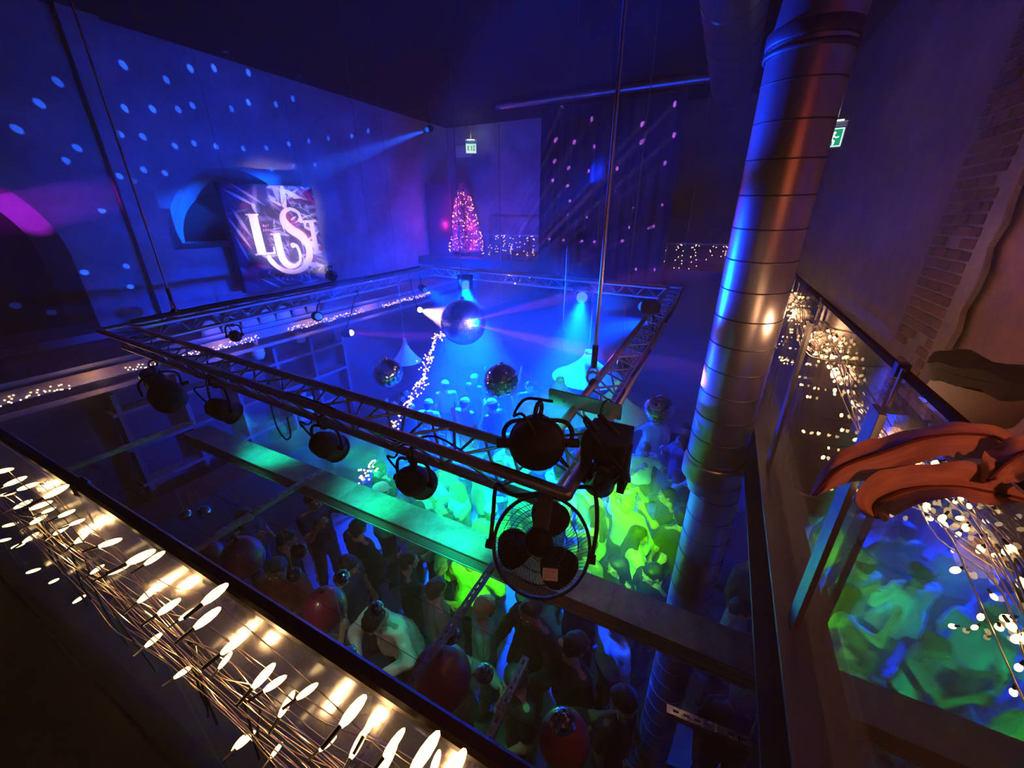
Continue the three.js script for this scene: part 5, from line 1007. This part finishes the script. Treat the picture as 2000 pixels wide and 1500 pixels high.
P_.both = standAt(figure('person', 'dancer with both arms raised beyond the near truss', { head: [0, -0.15], top: CLOTH.pale, sleeve: 0.5, armL: [[0.6, 0.7, 0.2], [0.15, 1, 0.1], 0.3], armR: [[-0.6, 0.7, 0.2], [-0.1, 1, 0.1], 0.3], step: 0.1 }), 912, 850, -0.5, 1);
// the rest of the crowd: copies of those, turned, dressed anew
const kinds = [P_.man, P_.woman, P_.grey, P_.photo, P_.face, P_.jacket, P_.clap, P_.arm, P_.both, P_.cap];
const dress = (f, c) => ({ shirt: c, hair: pick([HAIR.dark, HAIR.dark, HAIR.brown, HAIR.fair]), trousers: pick([CLOTH.black, CLOTH.denim, CLOTH.navy]), body: pick(SKIN) });
const taken = Object.values(P_).map((f) => [f.position.x, f.position.z]);
taken.push([P_.white.position.x + 0.1, P_.white.position.z + 0.5], [P_.white.position.x + 0.25, P_.white.position.z + 0.95], [P_.lime.position.x + 0.15, P_.lime.position.z + 0.5], onD(946, 1300, 5.2).toArray().filter((_, i) => i !== 1));
function guest(src, x, y, turn, cloth, label, group) {
  const f = copyOf(src, null, 0, label, group, dress(src, cloth)); f.userData.headAt = src.userData.headAt; const s = rr(0.95, 1.06);
  standAt(f, x, y, turn, s); taken.push([f.position.x, f.position.z]); return f;
}
const named = [
  [P_.man, 560, 1052, 2.8, 'navy', 'tall guest in dark clothes left of the dark jacket, behind the hanging dark glass balls'],
  [P_.photo, 797, 1105, 2.4, 'black', 'guest in black showing a pale hand between the dark jacket and the grey top'],
  [P_.woman, 480, 1010, 2.0, 'black', 'guest in black below the middle slotted rail, near the left red bauble'],
  [P_.grey, 1012, 1318, -2.4, 'black', 'guest in black below the short slotted rail, beside a pale card'],
  [P_.man, 1130, 1262, 2.5, 'black', 'broad figure in black below the purple end of the beam'],
  [P_.man, 1190, 1330, 1.2, 'navy', 'guest in navy at the lower right, left of the tall duct'],
  [P_.grey, 1262, 1278, 0.8, 'pale', 'guest with pale sleeve under the beam, touching the tall duct'],
  [P_.jacket, 1050, 1205, -2.8, 'black', 'guest in black right below the fan'],
  [P_.face, 965, 1190, 2.2, 'teal', 'guest in teal right of the lime top'],
  [P_.woman, 600, 1215, 2.9, 'black', 'guest in black left of the white shirt, mostly behind the middle bauble'],
  [P_.clap, 1180, 1000, -1.9, 'lime', 'dancer with clasped hands in bright green light above the striped top'],
  [P_.man, 1330, 1010, 3.6, 'navy', 'guest in navy close against the left side of the tall duct'],
  [P_.woman, 1245, 1045, 1.9, 'lime', 'dancer with a bright lime arm left of the tall duct'],
  [P_.face, 590, 770, 1.3, 'pale', 'lone figure at the bar below the left balcony'],
];
for (const [f, x, y, t, c, l] of named) guest(f, x, y, t, CLOTH[c], l);
// the others: each gets a label from dress, pose and the nearest thing one can find in the picture
const POSE = new Map([[P_.man, 'arms hanging'], [P_.woman, 'long-haired, hand at mouth'], [P_.grey, 'one forearm raised'], [P_.photo, 'both hands held up'], [P_.face, 'head turned'], [P_.jacket, 'one arm bent up'], [P_.clap, 'hands clasped high'], [P_.arm, 'one arm flung up'], [P_.both, 'both arms up'], [P_.cap, 'wearing a cap']]);
const MARKS = [[760, 730, 'the left mirror ball'], [980, 745, 'the middle mirror ball'], [905, 625, 'the largest mirror ball'], [830, 715, 'the light garland'], [435, 800, 'the second spotlight'], [640, 870, 'the middle spotlight'], [810, 940, 'the third spotlight'], [1050, 865, 'the round floodlight'], [1182, 905, 'the moving-head lamp'], [1055, 1060, 'the fan'], [735, 1200, 'the guest in white'], [700, 1040, 'the dark jacket'], [922, 1120, 'the lime top'], [636, 1186, 'the middle bauble'], [862, 1318, 'the rail-side bauble'], [1102, 1440, 'the lowest bauble'], [474, 1086, 'the left bauble'], [1360, 900, 'the tall duct'], [1310, 1150, 'the lower duct'], [1240, 1190, 'the purple beam end'], [1140, 780, 'the flat steel bar'], [946, 1316, 'the blue-glinting ball'], [380, 1000, 'the two far small balls'], [1150, 690, 'the pale shade'], [1480, 1100, 'the balcony edge']];
const labelled = new Set();
function where(p) {
  const [x, y] = proj(p); let best = MARKS[0], d = 1e9; for (const m of MARKS) { const e = Math.hypot(m[0] - x, (m[1] - y) * 1.1); if (e < d) { d = e; best = m; } }
  const dx = x - best[0], dy = y - best[1], far = d > 90 ? '' : 'just ';
  return far + (Math.abs(dx) > Math.abs(dy) * 1.8 ? (dx < 0 ? 'left of ' : 'right of ') : Math.abs(dy) > Math.abs(dx) * 1.8 ? (dy < 0 ? 'above ' : 'below ') : (dy < 0 ? 'above ' : 'below ') + 'and ' + (dx < 0 ? 'left of ' : 'right of ')) + best[2];
}
function fill(n, box4, cloths, noun, group, gap, facing, from = kinds) {
  let made = 0, tries = 0;
  while (made < n && tries++ < n * 25) {
    const u = rr(box4[0], box4[1]), w = rr(box4[2], box4[3]), head = P(u, w, FLOOR - 1.6), [x, y] = proj(head);
    if (x < 60 || x > 1950 || y > 1440 || y < 0 || 870 + 0.63 * x < y + 40) continue;
    if (taken.some(([X, z]) => Math.hypot(X - u, z + w) < gap) || Math.hypot(u - 0.2, w - 2.6) < 0.5) continue;
    const src = pick(from), cloth = pick(cloths), hair = pick(['dark', 'dark', 'brown', 'fair']);
    const label = `${noun} in ${cloth}, ${POSE.get(src)}, ${where(head)}`;
    if (labelled.has(label)) continue;
    labelled.add(label);
    const m = dress(src, CLOTH[cloth]); m.hair = HAIR[hair];
    const f = copyOf(src, V(u, 0, -w), facing + rr(-1.1, 1.1), label, group, m); f.scale.setScalar(rr(0.94, 1.06));
    taken.push([u, -w]); made++;
  }
}
fill(28, [-4.3, 0.1, 2.9, 5.2], ['black', 'pale', 'teal', 'white', 'lime', 'pale', 'grey'], 'dancer', 'dancers in the green light beyond the beam', 0.5, -0.3);
fill(24, [-5.6, 0.4, 5.2, 7.6], ['black', 'navy', 'pale', 'grey', 'teal'], 'dancer', 'dancers in the blue haze', 0.55, -0.3);
fill(22, [-4.6, 0.9, 0.6, 2.6], ['black', 'black', 'navy', 'red', 'grey'], 'guest', 'guests in the shade below the slotted rails', 0.52, 2.6, kinds.slice(0, 6));
fill(8, [0.6, 1.05, 1.6, 5.2], ['black', 'pale', 'teal', 'grey'], 'guest', 'guests under the right balcony', 0.55, 1.5);
// nobody stands inside anybody: the copies make room
{
  const fixed = new Set(Object.values(P_)), all = scene.children.filter((c) => c.userData.category === 'person');
  for (let it = 0; it < 40; it++) for (let i = 0; i < all.length; i++) for (let j = 0; j < i; j++) {
    const a = all[i], b = all[j], dx = a.position.x - b.position.x, dz = a.position.z - b.position.z, d = Math.hypot(dx, dz) || 0.01, push = (0.5 - d) * 0.5;
    if (push <= 0) continue;
    if (!fixed.has(a)) { a.position.x += dx / d * push; a.position.z += dz / d * push; }
    if (!fixed.has(b)) { b.position.x -= dx / d * push; b.position.z -= dz / d * push; }
  }
  for (const f of all) { const dx = f.position.x - 0.22, dz = f.position.z + 2.6, d = Math.hypot(dx, dz); if (d < 0.55 && !fixed.has(f)) { f.position.x += dx / d * (0.55 - d); f.position.z += dz / d * (0.55 - d); } }
  for (const f of all) if (f.position.x > 0.6) f.position.x = Math.min(f.position.x, 1.2);
}
{ // flower at the collar, table, napkin and card
  const h = P_.grey.userData.headAt, fl = [];
  for (let i = 0; i < 9; i++) { const a = i * 2.4, r = 0.012 * Math.sqrt(i); fl.push(ball(0.016, 6, 5, V(h.x + 0.1 + Math.cos(a) * r * 1.6, h.y - 0.16 + Math.sin(a) * r, h.z - 0.085 - rnd() * 0.02))); }
  obj('flower', fl, CLOTH.pale, P_.grey);
  const w = P_.white.position, t = thing('bar_table', 'dark bar table in front of the bowed guest in white', 'table', V(w.x + 0.12, 0, w.z + 0.72));
  obj('table_top', lathe([[0.001, 0.9], [0.3, 0.9], [0.31, 0.91], [0.31, 0.925], [0.3, 0.935], [0.001, 0.935]], 36), std([0.03, 0.022, 0.025], 0.45), t);
  obj('pedestal', lathe([[0.001, 0], [0.22, 0], [0.22, 0.02], [0.04, 0.05], [0.035, 0.9], [0.001, 0.9]], 24), M.black, t);
  const n = thing('napkin', 'pale square napkin on the bar table before the guest in white', 'napkin', V(w.x + 0.1, 0.9365, w.z + 0.66), 0.5);
  obj('sheet', box(0.15, 0.003, 0.15, 0, 0, 0), std([0.42, 0.4, 0.4], 0.9), n);
  const k = onD(1016, 1322, 3.9), c = thing('card', 'pale folded card held below the short slotted rail', 'card', k, 0.6);
  obj('front_leaf', box(0.16, 0.11, 0.003, 0, 0, 0).rotateX(-0.9), std([0.5, 0.42, 0.33], 0.9), c); obj('back_leaf', box(0.16, 0.11, 0.003, 0, 0, -0.012).rotateX(-0.75), std([0.5, 0.42, 0.33], 0.9), c);
}
for (const c of scene.children) { delete c.userData.grip; delete c.userData.headAt; }
renderer.render(scene, camera);
